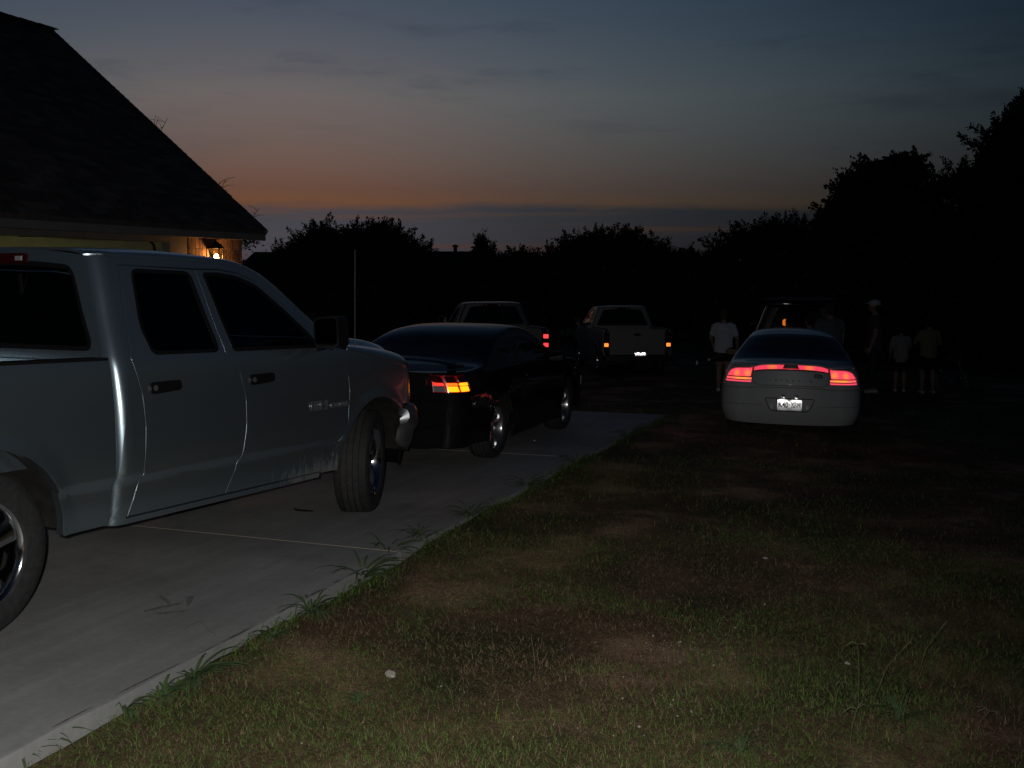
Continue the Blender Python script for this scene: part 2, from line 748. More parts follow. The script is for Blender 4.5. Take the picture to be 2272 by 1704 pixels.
# ------------------------------------------------------------------ ground
def soil_material():
    m = bpy.data.materials.new('soil')
    t = nodes_of(m)
    b = t.nodes['Principled BSDF']
    b.inputs['Roughness'].default_value = .95
    b.inputs['Specular IOR Level'].default_value = .15
    g = t.nodes.new('ShaderNodeNewGeometry')

    def nz(scale, det, rough=.6):
        n = t.nodes.new('ShaderNodeTexNoise')
        n.inputs['Scale'].default_value = scale
        n.inputs['Detail'].default_value = det
        n.inputs['Roughness'].default_value = rough
        t.links.new(g.outputs['Position'], n.inputs['Vector'])
        return n

    def ramp(src, stops):
        r = t.nodes.new('ShaderNodeValToRGB')
        e = r.color_ramp.elements
        while len(e) < len(stops):
            e.new(.5)
        for q, (p, c) in zip(e, stops):
            q.position = p
            q.color = (*c, 1)
        t.links.new(src, r.inputs[0])
        return r.outputs[0]
    big = ramp(nz(1.1, 5).outputs[0], [(.36, (.095, .09, .042)), (.53, (.22, .145, .085)), (.66, (.56, .36, .23))])
    fine = ramp(nz(38, 8, .75).outputs[0], [(.3, (.35, .33, .3)), (.55, (1, 1, 1)), (.75, (1.5, 1.35, 1.2))])
    x = t.nodes.new('ShaderNodeMix')
    x.data_type = 'RGBA'
    x.blend_type = 'MULTIPLY'
    x.inputs[0].default_value = .9
    t.links.new(big, x.inputs[6])
    t.links.new(fine, x.inputs[7])
    t.links.new(x.outputs[2], b.inputs['Base Color'])
    u = t.nodes.new('ShaderNodeBump')
    u.inputs['Strength'].default_value = .9
    u.inputs['Distance'].default_value = .03
    t.links.new(nz(60, 8, .7).outputs[0], u.inputs['Height'])
    t.links.new(u.outputs[0], b.inputs['Normal'])
    return m


M_SOIL = soil_material()


def build_ground():
    xs = sorted(set([round(v, 2) for v in np.arange(-12, 14, .25)] + [-900, -400, -150, -80, -50, -35, -25, -18, -15, 16, 20, 26, 35, 50, 80, 150, 400, 900]))
    ys = sorted(set([round(v, 2) for v in np.arange(-4, 20, .25)] + [-900, -300, -100, -40, -15, -8, 21, 22, 24, 26, 28, 30, 35, 40, 45, 50, 60, 80, 120, 200, 400, 900, 1500]))
    V = np.array([(x, y, ground_z(x, y)) for y in ys for x in xs])
    nx = len(xs)
    F = np.array([(j * nx + i, j * nx + i + 1, (j + 1) * nx + i + 1, (j + 1) * nx + i) for j in range(len(ys) - 1) for i in range(nx - 1)])
    o = bpy.data.objects.new('ground', np_mesh('ground', V, F, M_SOIL, True))
    COL.objects.link(o)
    tag(o, kind='structure')


build_ground()


def concrete_material():
    m = bpy.data.materials.new('concrete')
    t = nodes_of(m)
    b = t.nodes['Principled BSDF']
    b.inputs['Roughness'].default_value = .62
    b.inputs['Specular IOR Level'].default_value = .5
    g = t.nodes.new('ShaderNodeNewGeometry')
    mp = t.nodes.new('ShaderNodeMapping')
    mp.inputs['Rotation'].default_value = (0, 0, HEAD)
    t.links.new(g.outputs['Position'], mp.inputs['Vector'])

    def nz(scale, det, rough=.6, vec=None):
        n = t.nodes.new('ShaderNodeTexNoise')
        n.inputs['Scale'].default_value = scale
        n.inputs['Detail'].default_value = det
        n.inputs['Roughness'].default_value = rough
        t.links.new(vec or mp.outputs[0], n.inputs['Vector'])
        return n.outputs[0]
    st = t.nodes.new('ShaderNodeMapping')
    st.inputs['Scale'].default_value = (7, .55, 1)
    st.inputs['Rotation'].default_value = (0, 0, R(25))
    t.links.new(mp.outputs[0], st.inputs['Vector'])

    def rng(src, a, b_, c, d):
        r = t.nodes.new('ShaderNodeMapRange')
        for i, q in enumerate((a, b_, c, d)):
            r.inputs[i + 1].default_value = q
        t.links.new(src, r.inputs[0])
        return r.outputs[0]

    def mul(a, c):
        n = t.nodes.new('ShaderNodeMath')
        n.operation = 'MULTIPLY'
        t.links.new(a, n.inputs[0])
        t.links.new(c, n.inputs[1])
        return n.outputs[0]
    k = mul(rng(nz(.7, 6), .3, .7, .72, 1.12), rng(nz(22, 7, .7), .25, .75, .85, 1.12))
    k = mul(k, rng(nz(1.6, 4, .55, st.outputs[0]), .42, .62, .93, 1.03))
    k = mul(k, rng(nz(1.15, 3), .60, .74, 1.0, .76))
    # a few dark rubber scuffs
    k = mul(k, rng(nz(2.6, 2, .5, st.outputs[0]), .72, .80, 1.0, .7))
    c = t.nodes.new('ShaderNodeMix')
    c.data_type = 'RGBA'
    c.blend_type = 'MULTIPLY'
    c.inputs[0].default_value = 1
    c.inputs[6].default_value = (.36, .36, .35, 1)
    t.links.new(k, c.inputs[7])
    t.links.new(c.outputs[2], b.inputs['Base Color'])
    u = t.nodes.new('ShaderNodeBump')
    u.inputs['Strength'].default_value = .25
    u.inputs['Distance'].default_value = .004
    t.links.new(nz(160, 5), u.inputs['Height'])
    t.links.new(u.outputs[0], b.inputs['Normal'])
    return m


M_CONC = concrete_material()
M_JOINT_GLINT = mat('joint_glint', (.55, .47, .36), .8)  # pale colour paints the flash catching the tooled joints
M_STAIN = mat('oil_stain', (.06, .056, .05), .7)
M_SCUFF = mat('rubber_scuff', (.17, .168, .16), .8, noise=(45, (.33, .33, .32), 5, .35, .62))


def dpt(s, w, dz=0.):
    """point of the driveway: s along it, w across (negative towards the house)"""
    p = EDGE0 + DU * s + DR * w
    return Vector((p.x, p.y, slab_z(p.x, p.y) + dz))


def build_driveway():
    root = empty('driveway', dpt(0, 0))
    tag(root, kind='structure')
    cuts = [-6.0, -.9, 3.32, 7.6, END_S]
    wid = [0, -4.9, -9.9]
    seg = 14
    for i in range(len(cuts) - 1):
        for j in range(2):
            s0, s1 = cuts[i] + .004, cuts[i + 1] - .004
            w0, w1 = wid[j] - (.004 if j else 0), wid[j + 1] + .004
            V, F = [], []
            rnd = random.Random(i * 7 + j)
            # rounded top edge; the outer edge is slightly uneven
            n = seg if j == 0 else 2
            for k in range(n + 1):
                s = s0 + (s1 - s0) * k / n
                jit = (rnd.uniform(-.012, .012) if j == 0 and 0 < k < n else 0)
                for (w, z) in ((w0 + jit, -.3), (w0 + jit, -.016), (w0 + jit - .006, -.004), (w0 - .02, 0), (w1, 0), (w1, -.3)):
                    p = dpt(s, w, z) - root.location
                    V.append(tuple(p))
            for k in range(n):
                for q in range(5):
                    F.append((k * 6 + q, k * 6 + q + 1, (k + 1) * 6 + q + 1, (k + 1) * 6 + q))
            F.append(tuple(range(6)))
            F.append(tuple(range(n * 6 + 5, n * 6 - 1, -1)))
            b = MB()
            b.add(V, F)
            b.obj('concrete_panel', M_CONC, root, True, 30)
    for s in cuts[1:-1]:
        b = MB()
        P = [dpt(s - .0035, -.03, -.001), dpt(s + .0035, -.03, -.001), dpt(s + .0035, -9.8, -.001), dpt(s - .0035, -9.8, -.001)]
        Q = [p + Vector((0, 0, .003)) for p in P]
        b.add([p - root.location for p in P + Q], [(0, 1, 2, 3), (4, 5, 6, 7), (0, 1, 5, 4), (1, 2, 6, 5), (2, 3, 7, 6), (3, 0, 4, 7)])
        b.obj('joint_glint_strip', M_JOINT_GLINT, root, False)
    # broken line of dirt along the arris of the slab
    rnd = random.Random(12)
    b = MB()
    s = -2.5
    while s < END_S - .3:
        L = rnd.uniform(.08, .5)
        if rnd.random() < (.85 if s < 3 else .45):
            n = max(2, int(L / .05))
            pts = []
            for k in range(n + 1):
                ss = s + L * k / n
                wmid = -.022 - .010 * math.sin(ss * 3.1)
                hw = .0012 + .010 * math.sin(PI * k / n) * rnd.uniform(.15, 1.0)
                pts.append((dpt(ss, wmid - hw, .0022), dpt(ss, wmid + hw, .0022)))
            V = [p - root.location for q in pts for p in q]
            b.add(V, [(2 * k, 2 * k + 1, 2 * k + 3, 2 * k + 2) for k in range(n)])
        s += L + rnd.uniform(.0, .25)
    d = b.obj('edge_dirt', mat('edge_dirt', (.08, .07, .06), .95, noise=(40, (.22, .2, .18), 5, .35, .65)), root, False)
    tag(d, kind='stuff')


build_driveway()


def stain(pts, name='oil_stain'):
    rnd = random.Random(len(pts))
    c = sum((Vector(p) for p in pts), Vector()) / len(pts)
    V = [Vector((p[0], p[1], slab_z(p[0], p[1]) + .003)) - c for p in pts]
    b = MB()
    b.add(V, [tuple(range(len(V)))])
    return b.obj(name, M_SCUFF if 'scuff' in name else M_STAIN, None, False, loc=c)


def stain_px(pxs):
    out = []
    for x, y in pxs:
        r = ray(x, y)
        t = EYE / (-r.z - SLOPE * r.y)
        p = Vector((0, 0, EYE)) + r * t
        out.append((p.x, p.y, slab_z(p.x, p.y)))
    return out


o = stain(stain_px([(650, 1128), (672, 1131), (694, 1133), (697, 1136), (676, 1136), (655, 1134)]))
tag(o, 'small dark oil stain on the concrete behind the silver truck front wheel', 'stain')
for k, pl in enumerate([[(318, 1356), (360, 1345), (402, 1338), (404, 1341), (362, 1350), (322, 1359)], [(345, 1361), (385, 1357), (420, 1354), (420, 1357), (384, 1361), (348, 1364)],
                        [(414, 1324), (432, 1322), (424, 1340), (414, 1348)], [(352, 1322), (368, 1328), (382, 1340), (372, 1341), (358, 1330)]]):
    o = stain(stain_px(pl), 'rubber_scuff')
    tag(o, ['long dark rubber scuff, upper of two parallel streaks on the near concrete', 'lower short dark rubber scuff of the parallel streaks on near concrete',
            'dark triangular scuff mark on the near concrete', 'short slanting dark scuff left of the triangular mark on concrete'][k], 'scuff mark', 'scuffs on the near concrete')

# ------------------------------------------------------------------ garage / house on the left
M_SHING = mat('shingles', (.085, .075, .068), .92, noise=(9, (.13, .11, .10), 6, .35, .65), bump=(220, .6))
M_SHING2 = mat('shingles_dark', (.05, .045, .042), .92, noise=(9, (.09, .08, .07), 6, .35, .65), bump=(220, .6))
M_SHING3 = mat('shingles_pale', (.13, .115, .10), .92, noise=(9, (.17, .15, .13), 6, .35, .65), bump=(220, .6))
M_TRIM = mat('painted_trim', (.24, .23, .215), .6, noise=(3, (.20, .19, .18), 4, .3, .7))
M_BRICK = mat('brick', (.24, .13, .09), .9, noise=(14, (.34, .22, .16), 5, .3, .7), bump=(90, .5))
M_BRICK2 = mat('brick_dark', (.13, .085, .07), .9, noise=(14, (.2, .13, .1), 5, .3, .7), bump=(90, .5))
M_MORTAR = mat('mortar', (.42, .40, .36), .95, bump=(120, .5))
M_WALLIN = mat('garage_wall', (.44, .40, .27), .85, noise=(2.2, (.36, .32, .22), 4, .3, .7))
M_SIDING = mat('siding', (.3, .28, .25), .8)
M_BLACKM = mat('black_metal', (.012, .012, .012), .4)
M_STEEL = mat('galvanised_steel', (.35, .35, .36), .45, .8)
M_TUBE = mat('fluorescent_tube', (.9, .9, .8), .4, emit=(.95, 1.0, .42), estr=10.)
M_BULB = mat('lantern_bulb', (1, .9, .7), .4, emit=(1.0, .44, .12), estr=190.)
M_LGLASS = glass_mat('lantern_glass', (.95, .9, .8))

EAVE = Vector((-4.772, 20.076, 0))
HX = -DU                        # along the wall towards the camera
HY = DR                         # outwards, to the driveway
WALL0 = EAVE - HY * .35 + HX * .30
HFLOOR = -.33


def build_house():
    root = empty('garage_house', (WALL0.x, WALL0.y, HFLOOR), (0, 0, math.atan2(HX.y, HX.x)))
    tag(root, 'brick garage house with steep dark shingled roof, open lit bay and lantern', 'house')

    def zz(z):
        return z - HFLOOR
    r = ray(114, 66)
    k = r.x / r.y
    # ridge: EAVE + n*w projects to the ridge end of the photograph
    n = -HY
    w = (k * EAVE.y - EAVE.x) / (n.x - k * n.y)
    pr = EAVE + n * w
    zr = EYE + r.z / r.y * pr.y
    ze = 2.60
    yr = .35 - w                # local y of the ridge
    L = 12.5
    slope = math.atan2(zr - ze, w)
    sl = math.hypot(w, zr - ze)
    # roof decks
    for sgn in (1, -1):
        yc = yr + sgn * w / 2
        b = MB()
        P = [(-.3, yr, zz(zr)), (L, yr, zz(zr)), (L, yr + sgn * w, zz(ze)), (-.3, yr + sgn * w, zz(ze))]
        d = (0, 0, -.09)
        Q = [tuple(p[i] + d[i] for i in range(3)) for p in P]
        b.add(P + Q, [(0, 1, 2, 3), (7, 6, 5, 4), (0, 3, 7, 4), (1, 5, 6, 2), (2, 6, 7, 3), (0, 4, 5, 1)])
        roof = b.obj('roof', M_SHING, root, False)
        if sgn == 1:
            front = roof
    # shingles on the slope that is in view: overlapping tabs
    ex, tw = .148, .335
    rows = int(sl / ex)
    cand = []
    rnd = random.Random(4)
    for i in range(rows + 1):
        t0 = i * ex - .02                           # distance up the slope from the eave
        off = (i % 3) * .115 + rnd.uniform(-.02, .02)
        x = -.34 + off - tw
        while x < L - 1.5:
            w_ = tw
            x0, x1 = max(x, -.34), x + w_ - .006
            if x1 - x0 > .05:
                cand.append((t0, x0, x1, rnd.uniform(0, .004), i))
            x += w_
    cs, sn = math.cos(slope), math.sin(slope)

    def tab(t0, x0, x1, lift):
        V = []
        for x in (x0, x1):
            for (t, h) in ((t0, .004), (t0, .018 + lift), (t0 + ex + .05, .010), (t0 + ex + .05, .001)):
                V.append((x, .35 - t * cs + h * sn, zz(ze) + t * sn + h * cs))
        return V, [(0, 1, 5, 4), (1, 2, 6, 5), (2, 3, 7, 6), (0, 4, 7, 3), (0, 3, 2, 1), (4, 5, 6, 7)]
    # the 300 nearest in view become pieces of their own
    def keyf(c):
        wx = WALL0 + HX * ((c[1] + c[2]) / 2)
        return -c[1] + .9 * c[0] if c[1] < 6.3 else 99
    cand.sort(key=keyf)
    pick = cand[:300]
    b = MB()
    for c in cand[300:]:
        b.add(*tab(*c[:4]))
    st = b.obj('shingle_courses', M_SHING, front, False)
    st.data.materials.append(M_SHING2)
    st.data.materials.append(M_SHING3)
    ids = [rnd.choice((0, 0, 1, 1, 2)) for _ in cand[300:]]
    st.data.polygons.foreach_set('material_index', [i for i in ids for _ in range(6)])
    tag(st, kind='stuff')
    for c in pick:
        b = MB()
        b.add(*tab(*c[:4]))
        b.obj('shingle', rnd.choice((M_SHING, M_SHING, M_SHING2, M_SHING2, M_SHING3)), front, False)
    # ridge caps and rake edge
    b = MB()
    for i in range(52):
        x = -.36 + i * .245
        b.box((x + .14, yr - .0, zz(zr) + .012 + (i % 2) * .004), (.27, .30, .012), ry=R(-2))
    b.obj('ridge_cap', M_SHING, root, False)
    b = MB()
    P0, P1 = Vector((-.31, .35, zz(ze) - .03)), Vector((-.31, yr, zz(zr) - .03))
    for (A, B) in ((P0, P1), (Vector((-.31, yr - w, zz(ze) - .03)), P1)):
        dv = (B - A)
        c = (A + B) / 2 + Vector((0, 0, -.06))
        b.box(tuple(c), (.03, dv.length, .16), rx=math.atan2(dv.z, dv.y) if dv.y > 0 else math.atan2(-dv.z, -dv.y))
    b.obj('rake_board', M_TRIM, root, False)
    b = MB()
    b.box((L / 2 - .15, .335, zz(ze) - .115), (L + .3, .028, .19))
    b.obj('fascia', M_TRIM, root, False)
    b = MB()
    b.box((L / 2 - .15, .16, zz(ze) - .195), (L + .24, .33, .015))
    b.obj('soffit', M_TRIM, root, False)
    # walls: gable end, back, near end
    top = zz(ze) - .2
    b = MB()
    ghalf = w - .35
    gz = zz(zr) - .25
    b.prism([(.0, 0), (2 * (yr), 0), (2 * yr, top), (yr, gz), (0, top)], 0.0, .15, lambda u, v, h: (h + .004, u, v))
    b.obj('gable_wall', M_SIDING, root, False)
    b = MB()
    b.prism([(-.02, 0), (2 * (yr), 0), (2 * yr, top), (yr, gz), (-.02, top)], L - .6, L - .45, lambda u, v, h: (h, u, v))
    b.box((L / 2 - .3, 2 * yr, top / 2), (L - .9, .15, top))
    b.obj('rear_wall', M_SIDING, root, False)
    # front wall: pier with bricks, opening, header
    o0, o1 = 2.12, 7.05                     # garage bay
    hz = zz(2.30)
    b = MB()
    b.box((.83, -.075, top / 2), (1.63, .13, top))
    b.box(((o1 + L - .6) / 2, -.075, top / 2), (L - .6 - o1 - .012, .13, top))
    pier = b.obj('pier_core', M_MORTAR, root, False)
    # stretcher courses below, two soldier courses under the soffit
    bl, bh, jt = .245, .088, .012
    zs0 = top - .40
    rows = int(zs0 / (bh + jt))
    bm = MB()
    bm.box((0, 0, 0), (bl, .05, bh))
    me_a = [bm.mesh('brick', M_BRICK, False), bm.mesh('brick', M_BRICK2, False)]
    bm = MB()
    bm.box((0, 0, 0), (bl / 2 - .006, .05, bh))
    me_h = [bm.mesh('brick', M_BRICK, False), bm.mesh('brick', M_BRICK2, False)]
    bm = MB()
    bm.box((0, 0, 0), (.088, .05, .188))
    me_s = [bm.mesh('brick', M_BRICK, False), bm.mesh('brick', M_BRICK2, False)]
    rnd = random.Random(3)

    def put(me, x, z, jit=.004):
        o = bpy.data.objects.new('brick', me)
        COL.objects.link(o)
        o.parent = pier
        o.location = (x, -.001 + rnd.uniform(-jit, jit), z)
    for i in range(rows):
        z = zs0 - (i + .5) * (bh + jt)
        x = .02 - (0 if i % 2 == 0 else (bl + jt) / 2)
        while x < 1.64:
            if x < 0:
                put(rnd.choice(me_h), .02 + bl / 4, z)
            elif x + bl > 1.64:
                put(rnd.choice(me_h), x + bl / 4 - .003, z)
            else:
                put(rnd.choice(me_a), x + bl / 2, z)
            x += bl + jt
    for j in range(2):
        x = .02
        while x + .088 < 1.66:
            put(rnd.choice(me_s), x + .044, top - .1 - j * .2)
            x += .1
    # jamb, header and casing of the bay
    b = MB()
    b.box((1.88, -.06, hz / 2 + .05), (.46, .17, hz + .1))
    b.obj('door_jamb', M_TRIM, root, False)
    b = MB()
    b.box(((o0 + o1) / 2, -.06, (hz + top) / 2 + .001), (o1 - o0, .17, top - hz))
    b.obj('header', M_TRIM, root, False)
    # raised sectional door with its tracks, under the ceiling
    b = MB()
    for i in range(4):
        b.box(((o0 + o1) / 2, -.75 - i * .62, hz + .22), (o1 - o0 - .1, .6, .045))
    door = b.obj('garage_door', M_TRIM, root, False)
    for x in (o0 + .06, o1 - .06):
        b = MB()
        pts = [(x, -.2, .1), (x, -.2, hz - .35), (x, -.26, hz - .05), (x, -.42, hz + .10), (x, -.7, hz + .15), (x, -3.3, hz + .15)]
        b.tube(pts, .025, 6)
        b.obj('door_track', M_BLACKM, root)
    # room behind the bay
    b = MB()
    D = 2 * yr + .2
    b.box(((o0 + o1) / 2, D + .05, 1.5), (o1 - o0 + 2.4, .06, 3.0))
    b.box((o0 - .75, D / 2 - .1, 1.5), (.06, -D - .3, 3.0))
    b.box((o1 + .75, D / 2 - .1, 1.5), (.06, -D - .3, 3.0))
    b.obj('interior_wall', M_WALLIN, root, False)
    b = MB()
    b.box(((o0 + o1) / 2, D / 2 - .1, hz + .35), (o1 - o0 + 1.56, -D - .2, .05))
    b.obj('ceiling', M_WALLIN, root, False)
    b = MB()
    b.box(((o0 + L) / 2 - 1, D / 2 - .1, -.05), (L - 1, -D + .2, .1))
    b.obj('floor', M_CONC, root, False)
    for k, x in enumerate((3.55, 5.6)):
        b = MB()
        b.box((x, -4.2, hz + .28), (.24, 1.3, .07))
        f = b.obj('ceiling_light', M_TRIM, root, False)
        for dx in (-.06, .06):
            c = MB()
            c.tube([(x + dx, -4.8, hz + .225), (x + dx, -3.6, hz + .225)], .018, 8)
            c.obj('fluorescent_tube', M_TUBE, f)
    # storage shelf on the back wall, above the truck roof from here
    return root, zz, top


HOUSE, hzz, htop = build_house()


def build_lantern():
    # carriage lantern on the pier, upper left of the silver truck's windscreen
    p = at_depth(468, 572, 19.35)
    lx = 1.02
    c = WALL0 + HX * lx + HY * .17
    root = empty('wall_lantern', (c.x, c.y, p.z - .14), HOUSE.rotation_euler)
    tag(root, 'lit black carriage lantern on the brick pier of the garage', 'lantern')
    b = MB()
    b.lathe([(.085, .0), (.10, .02), (.075, .03)], 6, 'Z')
    b.obj('base', M_BLACKM, root, False)
    b = MB()
    b.lathe([(.165, .30), (.155, .315), (.10, .38), (.06, .40), (.02, .43), (.012, .46), (.0, .47)], 6, 'Z')
    b.lathe([(.0, .299), (.16, .299)], 6, 'Z')
    b.obj('roof_cap', M_BLACKM, root, False)
    b = MB()
    for i in range(6):
        t = 2 * PI * i / 6
        b.tube([(.095 * math.cos(t), .095 * math.sin(t), .02), (.135 * math.cos(t), .135 * math.sin(t), .30)], .007, 5)
    b.obj('frame_bar', M_BLACKM, root)
    b = MB()
    b.lathe([(.089, .022), (.128, .298)], 6, 'Z')
    b.obj('glass_pane', M_LGLASS, root, False)
    b = MB()
    b.ball((0, 0, .15), (.036, .036, .055))
    b.tube([(0, 0, .03), (0, 0, .11)], .015, 8)
    b.obj('bulb', M_BULB, root)
    b = MB()
    b.box((0, -.165, .17), (.11, .012, .2))
    b.tube([(0, -.16, .2), (0, -.11, .24), (0, -.06, .36), (0, -.02, .39)], .012, 6)
    b.obj('wall_bracket', M_BLACKM, root)


build_lantern()


# far houses, seen as low roofs between the trees
M_FARROOF = mat('far_roof', (.05, .045, .04), .9, noise=(3, (.035, .03, .03), 3, .3, .7))
M_FARWALL = mat('far_wall', (.22, .19, .16), .85, noise=(2, (.28, .25, .21), 3, .3, .7))
M_FARWIN = mat('far_window', (.02, .022, .025), .1)


def far_house(xc, y, wid, dep, zeave, zridge, rz, label, vent=None):
    g = ground_z(xc, y)
    root = empty('house', (xc, y, g), (0, 0, rz))
    tag(root, label, 'house')
    b = MB()
    b.box((0, 0, zeave / 2), (wid, dep, zeave))
    b.obj('wall', M_FARWALL, root, False)
    b = MB()
    h = wid / 2 + .4
    q = dep / 2 + .4
    k = wid * .28
    b.add([(-h, -q, zeave), (h, -q, zeave), (h, q, zeave), (-h, q, zeave), (-h + k, 0, zridge), (h - k, 0, zridge)],
          [(0, 1, 5, 4), (1, 2, 5), (2, 3, 4, 5), (3, 0, 4), (0, 3, 2, 1)])
    roof = b.obj('roof', M_FARROOF, root, False)
    if vent is not None:
        b = MB()
        b.tube([(vent, 0, zridge - .3), (vent, 0, zridge + .32)], .13, 8)
        b.lathe([(.22, zridge + .3), (.24, zridge + .4), (.0, zridge + .5)], 8, 'Z', (vent, 0, 0))
        b.obj('chimney_pipe', M_FARROOF, roof)
    for x in (-wid * .3, wid * .05, wid * .33):
        b = MB()
        b.box((x, -dep / 2 - .02, zeave * .55), (1.2, .06, 1.2))
        w = b.obj('window', M_FARWALL, root, False)
        b = MB()
        b.box((x, -dep / 2 - .055, zeave * .55), (1.0, .03, 1.0))
        b.obj('pane', M_FARWIN, w, False)


pA = at_depth(600, 563, 62)
far_house(pA.x - .2, 66, 6.0, 6, 2.4, pA.z - ground_z(pA.x, 66) + .2, R(6), 'far low dark house roof between the garage and the left trees')
pB = at_depth(990, 560, 70)
far_house(pB.x + .2, 74, 7.0, 7, 2.5, pB.z - ground_z(pB.x, 74) + .15, R(-4), 'far dark house roof with vent pipe left of the pointed cedar', vent=.2)

# ------------------------------------------------------------------ vehicle materials
def silver_paint():
    m = mat('silver_paint', (.37, .455, .51), .29, .88, coat=.3, bevel=.004)
    t = m.node_tree
    b = t.nodes['Principled BSDF']
    tc = t.nodes.new('ShaderNodeTexCoord')
    # dried mud thrown up behind the front wheel and along the sills
    sp = t.nodes.new('ShaderNodeSeparateXYZ')
    t.links.new(tc.outputs['Object'], sp.inputs[0])
    mp = t.nodes.new('ShaderNodeMapping')
    mp.inputs['Rotation'].default_value = (0, R(-35), 0)
    mp.inputs['Scale'].default_value = (42, 10, 9)
    t.links.new(tc.outputs['Object'], mp.inputs['Vector'])
    n = t.nodes.new('ShaderNodeTexNoise')
    n.inputs['Scale'].default_value = 1.0
    n.inputs['Detail'].default_value = 8
    n.inputs['Roughness'].default_value = .7
    t.links.new(mp.outputs[0], n.inputs['Vector'])

    def rng(src, a, c, d, e):
        r = t.nodes.new('ShaderNodeMapRange')
        r.interpolation_type = 'SMOOTHSTEP'
        for i, q in enumerate((a, c, d, e)):
            r.inputs[i + 1].default_value = q
        t.links.new(src, r.inputs[0])
        return r.outputs[0]

    def op(o, a, c):
        q = t.nodes.new('ShaderNodeMath')
        q.operation = o
        for i, v in enumerate((a, c)):
            if isinstance(v, (int, float)):
                q.inputs[i].default_value = v
            else:
                t.links.new(v, q.inputs[i])
        return q.outputs[0]
    zone = op('MULTIPLY', rng(sp.outputs[2], .42, .74, 1.0, 0.0), rng(sp.outputs[0], -.2, 1.15, 0.12, 1.0))
    k = rng(op('ADD', n.outputs[0], op('MULTIPLY', zone, .40)), .70, .95, 0, .7)
    x = t.nodes.new('ShaderNodeMix')
    x.data_type = 'RGBA'
    t.links.new(k, x.inputs[0])
    x.inputs[6].default_value = b.inputs['Base Color'].default_value
    x.inputs[7].default_value = (.20, .165, .11, 1)
    t.links.new(x.outputs[2], b.inputs['Base Color'])
    t.links.new(op('SUBTRACT', .88, op('MULTIPLY', k, .88)), b.inputs['Metallic'])
    t.links.new(op('ADD', .27, op('MULTIPLY', k, .6)), b.inputs['Roughness'])
    t.links.new(op('SUBTRACT', .35, op('MULTIPLY', k, .35)), b.inputs['Coat Weight'])
    return m


M_SILVER = silver_paint()
M_BLACKP = mat('black_paint', (.006, .006, .007), .6, 0, coat=.5, spec=.1)
M_WHITEP = mat('white_paint', (.40, .41, .41), .4, 0, coat=.5, bevel=.004)
M_WHITEP2 = mat('pale_truck_paint', (.20, .20, .195), .45, 0, coat=.3)
M_GREYP = mat('grey_truck_paint', (.10, .105, .11), .4, .3, coat=.3)
M_DARKP = mat('dark_suv_paint', (.015, .017, .02), .3, 0, coat=1.0)
M_PLAST = mat('black_plastic', (.007, .007, .008), .5, spec=.35)
M_RUBBER = mat('rubber', (.022, .022, .023), .75, noise=(30, (.045, .043, .04), 5, .4, .8))
M_TREAD = mat('tread_rubber', (.035, .034, .033), .85, noise=(20, (.06, .056, .05), 4, .35, .75))
M_CHROME = mat('chrome', (.62, .62, .63), .12, 1.0)
M_MIRROR = mat('mirror_glass', (.10, .10, .11), .05, 1.0)
M_BADGE = mat('badge_metal', (.5, .5, .5), .38, .8)
M_BUMP = mat('bright_bumper', (.30, .31, .32), .36, .9)
M_ALLOY = mat('alloy', (.55, .55, .56), .22, .95)
M_SEAT = mat('seat_cloth', (.05, .05, .055), .9)
M_UNDER = mat('underbody', (.012, .011, .01), .9, noise=(12, (.03, .026, .02), 4, .4, .7))
M_GL_TINT = glass_mat('tinted_glass', (.16, .17, .17))
M_GL_CLEAR = glass_mat('clear_glass', (.55, .58, .57))
M_GL_BACK = glass_mat('rear_glass', (.36, .38, .38))
M_GL_DARK = glass_mat('dark_rear_glass', (.12, .13, .13), .04, 1.22)
M_REDDARK = mat('unlit_red_lens', (.045, .003, .004), .15, coat=1)
M_AMBER = mat('amber_lens', (.5, .16, .02), .2)
M_CLEARL = mat('clear_lens', (.55, .55, .58), .08, .4, coat=1)
M_PLATEW = mat('plate_white', (.9, .9, .9), .5)
M_PLATET = mat('plate_letters', (.0015, .0015, .003), .9, spec=0.0)
M_PLATER = mat('plate_red', (.65, .08, .08), .5)


